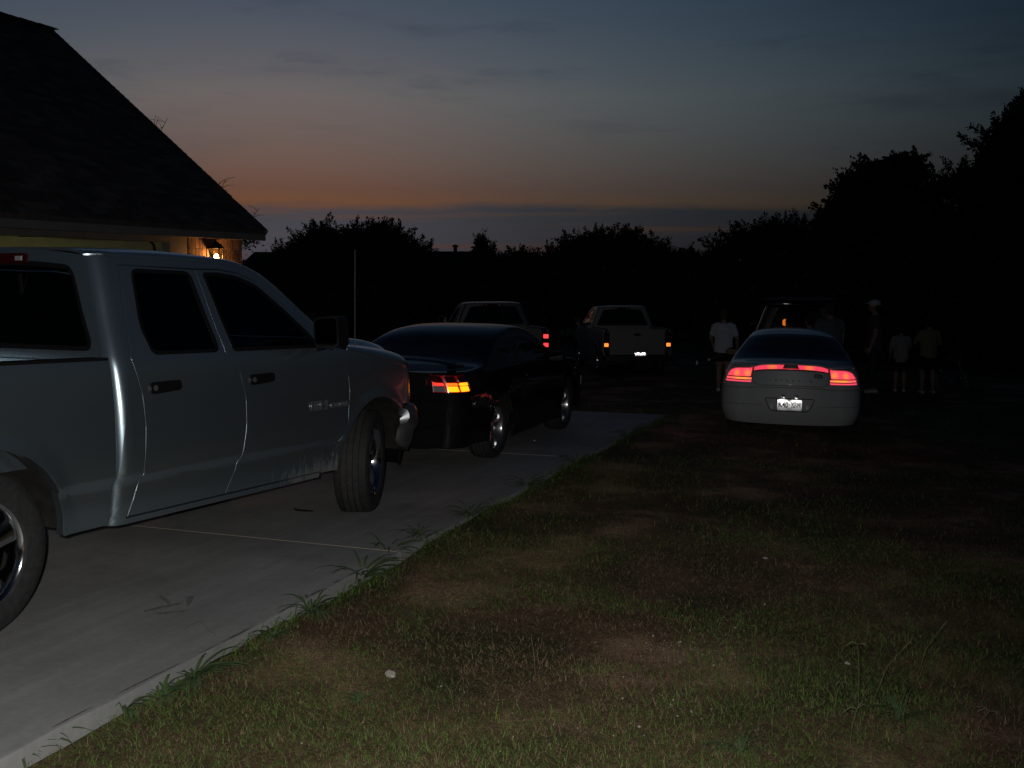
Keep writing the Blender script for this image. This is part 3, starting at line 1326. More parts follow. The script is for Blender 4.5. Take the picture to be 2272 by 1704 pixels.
def lamp_mat(name, col, strength, hot=None, centres=(), rad=.06):
    """a lit lamp lens; hot spots where the bulbs sit behind it"""
    m = mat(name, (.25, .01, .012), .15, coat=1)
    t = m.node_tree
    b = t.nodes['Principled BSDF']
    b.inputs['Emission Strength'].default_value = strength
    b.inputs['Emission Color'].default_value = (*col, 1)
    if hot:
        tc = t.nodes.new('ShaderNodeTexCoord')
        acc = None
        for c in centres:
            d = t.nodes.new('ShaderNodeVectorMath')
            d.operation = 'DISTANCE'
            t.links.new(tc.outputs['Object'], d.inputs[0])
            d.inputs[1].default_value = c
            r = t.nodes.new('ShaderNodeMapRange')
            r.inputs[1].default_value, r.inputs[2].default_value = rad, rad * .25
            t.links.new(d.outputs['Value'], r.inputs[0])
            if acc is None:
                acc = r.outputs[0]
            else:
                q = t.nodes.new('ShaderNodeMath')
                q.operation = 'MAXIMUM'
                t.links.new(acc, q.inputs[0])
                t.links.new(r.outputs[0], q.inputs[1])
                acc = q.outputs[0]
        # facets of the lens
        v = t.nodes.new('ShaderNodeTexVoronoi')
        v.inputs['Scale'].default_value = 95
        t.links.new(tc.outputs['Object'], v.inputs['Vector'])
        a = t.nodes.new('ShaderNodeMath')
        a.operation = 'MULTIPLY_ADD'
        t.links.new(v.outputs['Distance'], a.inputs[0])
        a.inputs[1].default_value = -.55
        t.links.new(acc, a.inputs[2])
        x = t.nodes.new('ShaderNodeMix')
        x.data_type = 'RGBA'
        x.clamp_factor = True
        t.links.new(a.outputs[0], x.inputs[0])
        x.inputs[6].default_value = (*col, 1)
        x.inputs[7].default_value = (*hot, 1)
        t.links.new(x.outputs[2], b.inputs['Emission Color'])
    return m


# ------------------------------------------------------------------ wheels
def make_wheel(parent, x, y, z, r, hw, rim_r, side, spokes=5, style='wide', steer=0., fine=False, rim_mat=None):
    """side +1 left, -1 right; outer face away from the car"""
    rm = rim_mat or M_ALLOY
    b = MB()
    b.lathe([(rim_r * .86, -hw * .8), (rim_r * .88, hw * .25), (rim_r * .93, hw * .62), (rim_r * .955, hw * .80), (rim_r * 1.0, hw * .87), (rim_r * 1.03, hw * .84), (rim_r * 1.02, hw * .7)], 56)
    # spokes
    for k in range(spokes):
        a = 2 * PI * k / spokes + .3
        ca, sa = math.cos(a), math.sin(a)
        if style == 'wide':
            st = [(.10, .30, .50), (.35, .34, .62), (.65, .36, .64), (.93, .46, .60)]
        elif style == 'thin':
            st = [(.10, .22, .45), (.4, .18, .60), (.7, .17, .66), (.93, .24, .62)]
        else:
            st = [(.10, .26, .35), (.4, .24, .50), (.7, .25, .60), (.93, .34, .58)]
        pts = []
        for (q, w, h) in st:
            for (wf, hf) in ((-1, -.16), (-.82, 0), (-.3, .05), (.3, .05), (.82, 0), (1, -.16)):
                u, v = q * rim_r, wf * w * rim_r * .5
                pts.append((u * ca - v * sa, (h + hf) * hw, u * sa + v * ca))
        n = len(st)
        fs = []
        for i in range(n - 1):
            for j in range(5):
                fs.append((i * 6 + j, i * 6 + j + 1, (i + 1) * 6 + j + 1, (i + 1) * 6 + j))
        b.add(pts, fs)
    hub = .55 * hw if style == 'wide' else .48 * hw
    b.lathe([(.30 * rim_r, hub * .6), (.27 * rim_r, hub * 1.0), (.16 * rim_r, hub * 1.12), (.0, hub * 1.16)], 28)
    rim = b.obj('wheel', rm, parent, True, 40, loc=(x, y, z), rot=(0, 0, (0 if side > 0 else PI) + steer))
    b = MB()
    b.lathe([(.0, -hw * .1), (rim_r * .72, -hw * .1), (rim_r * .72, -hw * .2), (0, -hw * .2)], 32)
    b.obj('brake_disc', M_UNDER, rim, True, 30)
    b = MB()
    g = .008 if fine else .005
    prof = [(rim_r * .97, -hw * .82), (rim_r * 1.04, -hw * .93), (r * .80, -hw * 1.0), (r * .90, -hw * 1.01), (r - .035, -hw * .98), (r - .014, -hw * .90), (r - g - .002, -hw * .80)]
    ng = 4
    for k in range(ng):
        c = -hw * .8 + (k + .8) * (hw * 1.6) / (ng + .6)
        e = hw * .035
        prof += [(r - g * .3, c - e * 1.3), (r - g * 1.6, c - e), (r - g * 1.6, c + e), (r - g * .3, c + e * 1.3)]
    prof += [(r - g - .002, hw * .80), (r - .014, hw * .90), (r - .035, hw * .98), (r * .90, hw * 1.01), (r * .80, hw * 1.0), (rim_r * 1.04, hw * .93), (rim_r * .99, hw * .82)]
    b.lathe(prof, 64)
    ty = b.obj('tyre', M_RUBBER, rim, True, 30)
    # tread blocks
    n = 62 if fine else 44
    b = MB()
    edges = [-hw * .86] + [-hw * .8 + (k + .8) * (hw * 1.6) / (ng + .6) for k in range(ng)] + [hw * .86]
    for i in range(len(edges) - 1):
        y0, y1 = edges[i] + hw * .045, edges[i + 1] - hw * .045
        sh = i in (0, len(edges) - 2)
        for k in range(n):
            a0 = 2 * PI * (k + (i % 2) * .5) / n
            gap = (.16 if sh else .09)
            a1 = a0 + 2 * PI / n * (1 - gap)
            sk = .0 if sh else (.25 if i % 2 else -.25) * 2 * PI / n
            ra = r - (.010 if sh else .001)
            V = []
            for (a, yy, da) in ((a0, y0, 0), (a1, y0, 0), (a1, y1, sk), (a0, y1, sk)):
                rr_ = ra if not (sh and abs(yy) > hw * .8) else r - .013
                V.append((rr_ * math.cos(a + da), yy, rr_ * math.sin(a + da)))
            for (a, yy, da) in ((a0, y0, 0), (a1, y0, 0), (a1, y1, sk), (a0, y1, sk)):
                V.append(((r - .022) * math.cos(a + da), yy, (r - .022) * math.sin(a + da)))
            b.add(V, [(0, 1, 2, 3), (0, 4, 5, 1), (1, 5, 6, 2), (2, 6, 7, 3), (3, 7, 4, 0)])
    tr = b.obj('tread', M_TREAD, rim, False)
    tag(tr, kind='stuff')
    return rim


def liner(parent, xc, zc, r, y0, y1):
    b = MB()
    V, F = [], []
    n = 18
    for i in range(n + 1):
        a = PI * (.02 + .96 * i / n)
        for yy in (y0, y1):
            V.append((xc + r * math.cos(a), yy, zc + r * math.sin(a)))
    for i in range(n):
        F.append((2 * i, 2 * i + 1, 2 * i + 3, 2 * i + 2))
    F.append(tuple(2 * i + 1 for i in range(n + 1)))
    b.add(V, F)
    b.obj('wheel_liner', M_UNDER, parent, True)


def number_plate(parent, x, y, z, text, frame=True, gap_mark=True, tilt=0., lamp=0.):
    """a licence plate facing backwards (-x), with small lamps added above it to brighten it"""
    f = lambda u, v, h: (x - h, -u + y, z + v)
    b = MB()
    b.prism(rounded([(-.155, -.078), (.155, -.078), (.155, .078), (-.155, .078)], .014), 0, .004, f)
    pl = b.obj('number_plate', M_PLATEW, parent, False)
    for half, part in zip((1, -1), text.split()):
        me = text_mesh(part, .100, .0008, 'plate_letters', M_PLATET, .0012)
        o = bpy.data.objects.new('plate_letters', me)
        COL.objects.link(o)
        o.parent = pl
        bb = [v.co.x for v in me.vertices]
        s = .116 / (max(bb) - min(bb))
        # text x -> -y, text y -> z, facing -x
        o.matrix_local = Matrix.Translation((x - .0055, y + half * .078, z - .004)) @ Matrix(((0, 0, -1, 0), (-1, 0, 0, 0), (0, 1, 0, 0), (0, 0, 0, 1))) @ Matrix.Diagonal((s, .98, 1, 1))
    if gap_mark:
        b = MB()
        b.prism([(-.007, -.008), (.0, -.011), (.008, -.002), (.003, .0), (.003, .008), (-.003, .008), (-.004, .0), (-.008, -.001)], .0045, .0055, f)
        b.obj('plate_emblem', M_PLATER, pl, False)
    if frame:
        b = MB()
        for (u, v, su, sv) in ((0, .0855, .335, .013), (0, -.0855, .335, .013), (-.162, 0, .013, .158), (.162, 0, .013, .158)):
            b.box((x - .004, y - u, z + v), (.012, su, sv))
        b.obj('plate_frame', M_BLACKM, parent, False)
    # two added spots in small boxes stand in for the plate's reflective coating
    for q in (-.085, .085):
        b = MB()
        b.box((x - .055, y + q, z + .124), (.02, .045, .012))
        lo = b.obj('added_plate_lamp', M_PLAST, parent, False)
        if lamp:
            l = bpy.data.lights.new('plate_fill_spot', 'SPOT')
            l.energy = lamp
            l.spot_size = R(50)
            l.spot_blend = .3
            l.shadow_soft_size = .006
            l.color = (1, .98, .95)
            p = bpy.data.objects.new('plate_fill_spot', l)
            COL.objects.link(p)
            p.parent = lo
            d = Vector((x, y + q, z + .040)) - Vector((x - .05, y + q, z + .105))
            p.location = (x - .05, y + q, z + .102)
            p.rotation_euler = d.to_track_quat('-Z', 'Y').to_euler()
            p.scale = (2.6, 1, 1)
    return pl


def seats(parent, rows, zseat, ztop, wy, m=None):
    m = m or M_SEAT
    for (x, bench) in rows:
        for y in (-wy, wy):
            b = MB()
            prof = [(-.1, zseat), (.42, zseat + .02), (.46, zseat - .12), (-.1, zseat - .14)]
            b.prism(rounded(prof, .05), y - .25, y + .25, lambda u, v, h: (x + u, h, v))
            back = [(-.08, zseat - .05), (.10, zseat + .02), (-.10, ztop - .20), (-.22, ztop - .20), (-.22, zseat + .1)]
            b.prism(rounded(back, .05), y - .24, y + .24, lambda u, v, h: (x + u, h, v))
            s_ = b.obj('seat', m, parent, True, 40)
            h = MB()
            h.ball((x - .17, y, ztop - .07), (.06, .15, .11), 16, 10)
            h.tube([(x - .16, y - .05, ztop - .25), (x - .165, y - .05, ztop - .1)], .008, 6)
            h.tube([(x - .16, y + .05, ztop - .25), (x - .165, y + .05, ztop - .1)], .008, 6)
            h.obj('headrest', m, s_)


def cabin(parent, xd, zd, wy, steer_y, zf):
    b = MB()
    b.prism(rounded([(xd - .35, zd - .35), (xd - .32, zd - .02), (xd - .1, zd + .03), (xd + .3, zd), (xd + .3, zd - .35)], .05), -wy, wy, lambda u, v, h: (u, h, v))
    b.obj('dashboard', M_PLAST, parent, True, 40)
    b = MB()
    c = Vector((xd - .46, steer_y, zd - .03))
    pts = []
    for i in range(25):
        a = 2 * PI * i / 24
        pts.append(c + Vector((-.08 * math.sin(a), .185 * math.cos(a), .165 * math.sin(a))))
    b.tube(pts, .014, 8, False)
    b.tube([c, c + Vector((.18, 0, -.06))], .03, 8)
    for a in (.2, PI - .2, -PI / 2):
        b.tube([c, c + Vector((-.08 * math.sin(a), .185 * math.cos(a), .165 * math.sin(a)))], .013, 6)
    b.obj('steering_wheel', M_PLAST, parent)


# ------------------------------------------------------------------ pickup trucks
def pickup(root, paint, K):
    """four-door or extended-cab pickup; x forward, y left, z up, origin on the ground between the axles"""
    x0 = K.get('x0', -1.02)             # back of the cab
    dx = x0 + 1.02
    ar, af = K['ar'], K['af']           # axles
    rx = K['rx']                        # tail
    r_arch, rt = K.get('r_arch', .535), K.get('rt', .43)
    zw = K.get('zw', rt)
    prof = lerp_fn([(.30, .90), (.41, .925), (.58, .952), (.662, .960), (.69, .984), (.85, .993), (1.05, .988), (1.25, .968), (1.345, .950), (1.37, .942), (1.44, .918), (1.60, .856), (1.78, .795), (1.90, .752), (2.02, .705)])

    def W(x, z):
        w = prof(z)
        if z < 1.4:
            for xa in (ar, af):
                d = math.hypot(x - xa, z - zw) - r_arch
                if d > -.02:
                    w += .020 * math.exp(-(d / .06) ** 2)
            if x > 1.5:
                w -= .035 * ((x - 1.5) / 1.0) ** 2
        return w
    zt = lerp_fn([(x0, 1.950), (.1, 1.958), (.30, 1.945), (.5, 1.885), (.75, 1.725), (1.0, 1.525), (1.14, 1.405), (1.22, 1.372), (1.5, 1.325), (1.84, 1.258), (2.16, 1.19), (2.5, 1.09)])
    zc = lerp_fn([(x0, 2.0), (-.3, 2.03), (.25, 2.015), (.5, 1.955), (.9, 1.70), (1.28, 1.445), (1.36, 1.425), (1.6, 1.42), (2.0, 1.395), (2.3, 1.35), (2.55, 1.27)])

    def hood_bump(x, y):
        if x < 1.38:
            return 0
        k = sstep((x - 1.38) / .15)
        a = abs(y)
        return k * (.035 * (sstep((.72 - a) / .10)) - .030 * math.exp(-((a - .76) / .06) ** 2))
    sh = Shell(x0, 2.46, W, zt, zc, rr=.075, rf=.26, bow_r=.02, bow_f=.10, xrz=lambda z: .07 * max(0, (z - 1.37) / .55), m=3.0, bump=hood_bump, wnom=.94)
    seam1 = [(-.925 + dx, .452), (-.87 + dx, .62), (-.845 + dx, .70), (-.83 + dx, .97), (-.845 + dx, 1.16), (-.895 + dx, 1.37), (-.865 + dx, 1.72), (-.845 + dx, 1.905)]
    seam2 = [(-.075, .452), (.0, .60), (.045, .72), (.075, .9), (.075, 1.07), (.035, 1.25), (-.07, 1.37), (-.105, 1.62), (-.135, 1.905)]
    seam3 = [(1.00, .452), (1.12, .545), (1.20, .68), (1.275, .80), (1.315, 1.03), (1.305, 1.17), (1.23, 1.28), (1.165, 1.352)]
    toppath = [(.10, 1.912), (.28, 1.895), (.47, 1.84), (.73, 1.665), (.98, 1.465), (1.11, 1.365)]
    holeR = rounded([(-.715 + dx, 1.382), (-.765 + dx, 1.53), (-.745 + dx, 1.883), (-.195, 1.886), (-.118, 1.382)], .055)
    holeF = rounded([(.015, 1.382), (-.075, 1.884), (.08, 1.890), (.26, 1.874), (.44, 1.822), (.70, 1.645), (.90, 1.485), (.985, 1.382)], .035)
    gap = .0035
    for sg in (1, -1):
        f = lambda p, z, sg=sg: sh.side(sg * p, z)

        def P(pts):
            return [(sh.px(x), z) for x, z in pts]
        # doors
        dF = inset([*seam2, *toppath, *seam3[::-1]], gap)
        d = panel('door', [P(dF), P(holeF)], f, paint, root, cv=.03, flange=.03)
        panel('window_seal', [P(inset(holeF, -.004)), P(inset(holeF, .022))], f, M_PLAST, d, off=.002, flange=.01)
        panel('window', [P(inset(holeF, .012))], f, M_GL_CLEAR if K.get('clear') else M_GL_BACK, d, off=-.006, flange=0)
        dR = inset([*seam1, *seam2[::-1]], gap)
        e = panel('door', [P(dR), P(holeR)], f, paint, root, cv=.03, flange=.03)
        panel('window_seal', [P(inset(holeR, -.004)), P(inset(holeR, .018))], f, M_PLAST, e, off=.002, flange=.01)
        panel('window', [P(inset(holeR, .010))], f, M_GL_TINT, e, off=-.006, flange=0)
        for hx, par in ((-.65 + dx * .9, e), (.26, d)):
            hp = rounded([(hx - .13, 1.15), (hx + .125, 1.165), (hx + .125, 1.225), (hx - .13, 1.222)], .04)
            h = panel('door_handle', [P(hp)], f, M_PLAST, par, off=.014, flange=.02)
            panel('lock', [P(arc(hx - .095, 1.187, .017, 0, 330, 11))], f, M_STEEL, h, off=.017, flange=.004)
        # cab frame round the doors, with the rounded back corner
        zts = [(x, zt(x)) for x in np.linspace(1.15, x0 + .08, 26)]
        fr = P([(1.0, .41), (1.0, .445)]) + P([(-.07, .445), (-.93 + dx, .445)])[0:2] + P([(x - .004, z) for x, z in seam1]) + P([(-.13, 1.911)] + [(x, z + .006) for x, z in toppath] + [(1.165, 1.36)]) + P(zts) + [(sh.p1, zt(x0)), (sh.p1, .41)]
        panel('cab_frame', [fr], f, paint, root, cu=.05, cv=.03, flange=.03)
        # front fender
        a = arc(af, zw, r_arch, 180, 50, 18)
        top = [(x, zt(x)) for x in np.linspace(2.2, 1.175, 18)]
        fe = P([(1.025, .44), (af - r_arch, .44)]) + P(a) + P([(2.12, .88)]) + [(sh.p3 + .15, .88), (sh.p3 + .15, zt(2.33))] + P(top) + P([(x + .004, z) for x, z in seam3[::-1]])
        panel('front_fender', [fe], f, paint, root, flange=.02)
        hl = [(sh.p3 + .16, .90), (sh.p4 + .24, .90), (sh.p4 + .24, 1.05), (sh.p3 + .16, 1.10)]
        h = panel('headlight', [hl], f, M_CLEARL, root, cu=.04, flange=.03)
        panel('turn_signal', [[(sh.p3 + .16, .90), (sh.p3 + .24, .90), (sh.p3 + .24, .97), (sh.p3 + .16, .98)]], f, M_AMBER, h, off=.003)
        liner(root, af, zw, r_arch + .02, sg * .95, sg * .60)
        liner(root, ar, zw, r_arch + .02, sg * .95, sg * .60)
        # mirror
        b = MB()
        c = Vector((.93, sg * 1.10, 1.50))
        b.prism(rounded([(-.10, -.115), (.10, -.115), (.115, .10), (-.09, .12)], .05), -.08, .05, lambda u, v, h, c=c: (c.x - h - .04, c.y + u * (1.05), c.z + v))
        b.tube([(.97, sg * .91, 1.385), (.95, sg * 1.0, 1.395), (.93, sg * 1.08, 1.42)], [.04, .03, .03], 8)
        mr = b.obj('mirror', M_PLAST, root, True, 40)
        b = MB()
        b.prism(rounded([(-.085, -.10), (.085, -.10), (.095, .085), (-.078, .10)], .04), .0, .004, lambda u, v, h, c=c: (c.x - .085 - .012 + h, c.y + u * 1.05, c.z + v))
        b.obj('mirror_glass', M_MIRROR, mr, False)
        # bed side
        bf = lambda x, z, sg=sg: (x, sg * (W(x, z) - .006), z)
        bx = x0 - .035
        bed = [(bx, .43), (bx, 1.362), (rx, 1.362), (rx, .52), (ar - r_arch - .02, .46)] + arc(ar, zw, r_arch, 180 - 2, 2, 22) + [(ar + r_arch + .01, .43)]
        panel('bed_side', [bed], bf, paint, root, cv=.03, flange=.05)
        b = MB()
        b.box(((bx + rx) / 2, sg * .885, 1.367), (bx - rx - .01, .115, .016))
        b.obj('bed_rail', M_PLAST, root, False)
        b = MB()
        b.box(((bx + rx) / 2, sg * .832, 1.08), (bx - rx - .04, .012, .55))
        b.box((ar, sg * .70, .98), (1.05, .25, .30))
        b.obj('bed_inner_wall', paint, root, False)
        # tail lamp on the corner
        b = MB()
        z0, z1 = K.get('lamp_z', (.86, 1.25))
        tl = rounded([(0, z0), (.155, z0), (.155, z1), (0, z1)], .02)
        b.prism(tl, .0, .05, lambda u, v, h, sg=sg: (rx - h, sg * (.80 + u), v))
        tlo = b.obj('tail_lamp', M_REDDARK, root, False)
        for (za, zb, key) in K.get('lit', ()):
            b = MB()
            b.prism(rounded([(.02, za), (.135, za), (.135, zb), (.02, zb)], .015), .05, .056, lambda u, v, h, sg=sg: (rx - h, sg * (.80 + u), v))
            b.obj('lamp_lens', key, tlo, False)
    # back of the cab
    p1 = sh.p1
    zr0 = zt(x0)

    def fb(p, z):
        x, y, q = sh.side(p, z)
        k = (1 - (abs(p) / p1) ** 2) if abs(p) < p1 else 0
        return (x, y, q + (zc(x0) - zr0) * k * max(0, (z - 1.4) / (zr0 - 1.4)))
    hole = rounded([(-.80, 1.41), (.80, 1.41), (.72, 1.875), (-.72, 1.875)], .07)
    panel('cab_back', [[(-p1, .62), (p1, .62), (p1, zr0), (-p1, zr0)], hole], fb, paint, root, flange=.02)
    bw = panel('back_window', [inset(hole, .008)], fb, M_GL_BACK, root, off=-.004, flange=0)
    panel('window_seal', [inset(hole, -.006), inset(hole, .02)], fb, M_PLAST, bw, off=.003)
    for y in (-.2, .2):
        b = MB()
        b.box((x0 + .045, y, 1.64), (.012, .02, .41), ry=R(-7))
        b.obj('slider_frame', M_PLAST, bw, False)
    # high brake lamp
    b = MB()
    b.prism(rounded([(-.24, 1.905), (.24, 1.905), (.23, 1.965), (-.23, 1.965)], .02), -.02, .022, lambda u, v, h: (x0 + .062 - h, u, v))
    br = b.obj('high_brake_lamp', M_REDDARK, root, False)
    b = MB()
    for y in (-.17, .17):
        b.box((x0 + .038, y, 1.935), (.008, .05, .026))
    b.obj('cargo_lamp_lens', M_CLEARL, br, False)
    # bed floor, front wall, tailgate
    bx = x0 - .035
    b = MB()
    b.box(((bx + rx) / 2, 0, .82), (bx - rx - .05, 1.66, .03))
    b.box((bx - .02, 0, 1.08), (.03, 1.66, .54))
    b.obj('bed_floor', paint, root, False)
    b = MB()
    tgp = rounded([(-.785, .62), (.785, .62), (.785, 1.362), (-.785, 1.362)], .015)
    b.prism(tgp, -.05, .03, lambda u, v, h: (rx - h, u, v))
    tg = b.obj('tailgate', paint, root, False)
    b = MB()
    b.prism(rounded([(-.10, 1.17), (.10, 1.17), (.085, 1.25), (-.085, 1.25)], .02), .028, .036, lambda u, v, h: (rx - h, u, v))
    b.obj('tailgate_handle', M_PLAST, tg, False)
    b = MB()
    b.box((rx - .033, 0, .99), (.01, 1.35, .008))
    b.box((rx - .033, 0, 1.31), (.01, 1.5, .008))
    b.obj('tailgate_crease', paint, tg, False)
    # rear bumper
    b = MB()
    bp = [(-.98, .0), (-.93, -.11), (-.4, -.15), (.4, -.15), (.93, -.11), (.98, .0), (.98, .05), (-.98, .05)]
    b.prism(bp, .44, .60, lambda u, v, h: (rx - .06 + v, u, h))
    b.obj('rear_bumper', K.get('bumper', M_CHROME), root, False)
    # roof, windscreen, cowl, hood
    roofx = x0 + .06
    panel('roof', [[(roofx, -1), (.33, -1), (.36, 0), (.33, 1), (roofx, 1)]], sh.top, paint, root, cu=.08, cv=.05, flange=.015)
    va = .80
    wsp = [(.355, 0), (.345, -va), (.75, -va - .01), (1.22, -va - .02), (1.30, 0), (1.22, va + .02), (.75, va + .01), (.345, va)]
    panel('windscreen', [wsp], sh.top, M_GL_CLEAR, root, cu=.08, cv=.08, flange=0)
    for sg in (1, -1):
        panel('pillar', [[(.335, sg * va), (.335, sg), (1.22, sg), (1.22, sg * (va + .02)), (.75, sg * (va + .01))]], sh.top, paint, root, cu=.06, cv=.05, flange=.01)
    panel('cowl', [[(1.225, -1), (1.33, -1), (1.37, 0), (1.33, 1), (1.225, 1), (1.225, va + .02), (1.305, 0), (1.225, -va - .02)]], sh.top, M_PLAST, root, cu=.06, cv=.06)
    hv = v_of_y(sh, 1.7, .78)
    panel('hood', [[(1.375, 0), (1.335, -hv), (2.40, -hv), (2.47, 0), (2.40, hv), (1.335, hv)]], sh.top, paint, root, cu=.05, cv=.025, flange=.02)
    for sg in (1, -1):
        panel('fender_top', [[(1.335, sg), (1.335, sg * (hv + .004)), (2.40, sg * (hv + .004)), (2.45, sg)]], sh.top, paint, root, cu=.06, cv=.03, flange=.01)
    # front end
    T = sh.p5 - sh.p3
    ff = lambda t, z: sh.side((1 if t >= 0 else -1) * (sh.p5 - abs(t)), z)
    g = sh.p5 - sh.p4 - .25
    panel('grille', [[(-g, .90), (g, .90), (g, 1.10), (-g, 1.10)]], ff, M_PLAST, root)
    panel('grille_surround', [[(-g - .01, .885), (g + .01, .885), (g + .01, 1.2), (-g - .01, 1.2)], [(-g, .90), (g, .90), (g, 1.10), (-g, 1.10)]], ff, M_CHROME, root, off=.012)
    tb = sh.p5 - sh.px(2.13)
    so = lerp_fn([(0, -.06), (.1, .0), (.22, .045), (.5, .07), (.8, .055), (.93, .02), (1, -.06)])
    sz = lerp_fn([(0, .50), (.1, .485), (.22, .50), (.5, .64), (.8, .82), (.93, .865), (1, .87)])

    def fbm(t, s_):
        k = min(1, max(0, (tb - abs(t)) / .16))
        k = math.sqrt(max(0, 1 - (1 - k) ** 2))
        z = .67 + (sz(s_) - .67) * (.55 + .45 * k)
        x, y, z = ff(t, z)
        x2, y2, _ = ff(t - .01 if t > 0 else t + .01, z)
        x3, y3, _ = ff(t + .01 if t > 0 else t - .01, z)
        n = Vector((-(y3 - y2), x3 - x2, 0))
        if n.length < 1e-9:
            n = Vector((1, 0, 0))
        n.normalize()
        if n.dot(Vector((max(0, x - 2.0) + .001, y * .2, 0))) < 0:
            n = -n
        o_ = so(s_) * (.3 + .7 * k) - .03 * (1 - k)
        return (x + n.x * o_, y + n.y * o_, z)
    panel('front_bumper', [[(-tb, 0), (tb, 0), (tb, 1), (-tb, 1)]], fbm, K.get('fbumper', M_BUMP), root, cu=.04, cv=.08, flange=0)
    panel('air_dam', [[(-tb + .16, .33), (tb - .16, .33), (tb - .10, .52), (-tb + .10, .52)]], ff, M_PLAST, root, off=-.01, flange=.02)
    # core: frame, floor, firewall
    b = MB()
    b.box(((x0 + 2.3) / 2, 0, .47), (2.3 - x0, 1.15, .2))
    b.box((1.75, 0, .80), (.9, 1.15, .8))
    b.box((x0 + 1.0, 0, .50), (2.1, 1.78, .10))
    b.box(((rx + x0) / 2, .42, .60), (x0 - rx - .1, .1, .16))
    b.box(((rx + x0) / 2, -.42, .60), (x0 - rx - .1, .1, .16))
    b.tube([(ar, -.75, zw), (ar, .75, zw)], .07, 10)
    b.tube([(af, -.75, zw), (af, .75, zw)], .05, 10)
    b.tube([(rx + .1, -.55, .42), (ar + .5, -.5, .40)], .04, 8)
    b.obj('chassis', M_UNDER, root, False)
    seats(root, [(.05, 0), (x0 + .42, 1)] if dx < .2 else [(.05, 0)], 1.02, 1.70, .40)
    cabin(root, 1.15, 1.35, .82, .40, 1.0)
    st = K.get('steer', 0)
    for sg in (1, -1):
        make_wheel(root, ar, sg * (.965 - K.get('hw', .135)), rt, rt, K.get('hw', .135), K.get('rim', .27), sg, fine=K.get('fine', False), rim_mat=K.get('rim_mat'), style=K.get('style', 'wide'))
        make_wheel(root, af, sg * (.955 - K.get('hw', .135)), rt, rt, K.get('hw', .135), K.get('rim', .27), sg, steer=st, fine=K.get('fine', False), rim_mat=K.get('rim_mat'), style=K.get('style', 'wide'))
    return sh


def vehicle_root(name, x, y, hd, pitch, dz=0., slab=True, roll=0.):
    z = slab_z(x, y) if slab else ground_z(x, y)
    return empty(name, (x, y, z + dz), (roll, R(pitch), PI / 2 - R(hd)))


# --- silver four-door pickup in the foreground
_h = R(24)
_mid = Vector((-1.805, 6.6, 0)) - Vector((math.cos(_h), -math.sin(_h), 0)) * .98
ram = vehicle_root('pickup_truck', _mid.x, _mid.y, 24, 2.25)
tag(ram, 'large silver four-door pickup truck in the left foreground, mud on its door', 'truck')
shR = pickup(ram, M_SILVER, dict(ar=-1.925, af=1.74, rx=-3.15, steer=R(21), fine=True, clear=True, rim=.285, hw=.135, rt=.43, rim_mat=M_CHROME))
# lower the rear/front a little: the wheels stand on the slab while the body rakes forward
b = MB()
b.tube([(1.575, -.865, 1.27), (1.572, -.868, 1.34)], [.017, .012], 10)
an = b.obj('antenna', M_BLACKM, ram)
b = MB()
b.tube([(1.572, -.868, 1.33), (1.572, -.868, 1.352)], .012, 8)
b.tube([(1.572, -.868, 1.35), (1.56, -.872, 2.13)], .0035, 6)
b.obj('antenna_rod', M_STEEL, an)
for (s_, size, xx, zz_, nm, sq) in (('HEMI', .098, .90, .955, 'badge_letters', .80), ('MAGNUM', .05, 1.175, .945, 'badge_letters', .9)):
    me = text_mesh(s_, size, .003, nm, M_BADGE, .001)
    o = bpy.data.objects.new(nm, me)
    COL.objects.link(o)
    o.parent = ram
    o.matrix_local = Matrix.Translation((xx, -.998, zz_)) @ Matrix.Rotation(PI / 2, 4, 'X') @ Matrix.Diagonal((1.12 * sq * 1.1, 1, 1, 1))

# --- pickups parked on the grass
LIT_S = lamp_mat('lit_red_lens_small', (1.0, .05, .06), 1.6)
LIT_O = lamp_mat('lit_red_lens_orange', (1.0, .22, .03), 1.9)
tz = 23.9
taco = vehicle_root('pickup_truck', 2.72, tz + 2.35, -5.4, 1.0, slab=False)
taco.scale = (.86, .84, .80)
tag(taco, 'small pale pickup truck with lit plate, parked on the grass in the centre', 'truck')
pickup(taco, M_WHITEP2, dict(x0=-.62, ar=-1.62, af=1.72, rx=-2.62, lit=((.86, .96, LIT_O),), lamp_z=(.84, 1.27), bumper=M_PLAST, fbumper=M_PLAST, rt=.40, hw=.12, rim=.22, style='thin', r_arch=.50))
number_plate(taco, -2.72 - .10, -.05, .62, '1KR 767', frame=True, gap_mark=False, lamp=.9)
gp = vehicle_root('pickup_truck', -.55, 25.0, -9.5, 1.0, slab=False)
gp.scale = (.98, .95, .86)
tag(gp, 'grey pickup truck half hidden behind the black coupe, two red lamps lit', 'truck')
pickup(gp, M_GREYP, dict(x0=-.70, ar=-1.72, af=1.74, rx=-2.85, lit=((.90, 1.0, LIT_S), (1.12, 1.22, LIT_S)), lamp_z=(.84, 1.27), rt=.42, hw=.13, rim=.24, style='mid'))


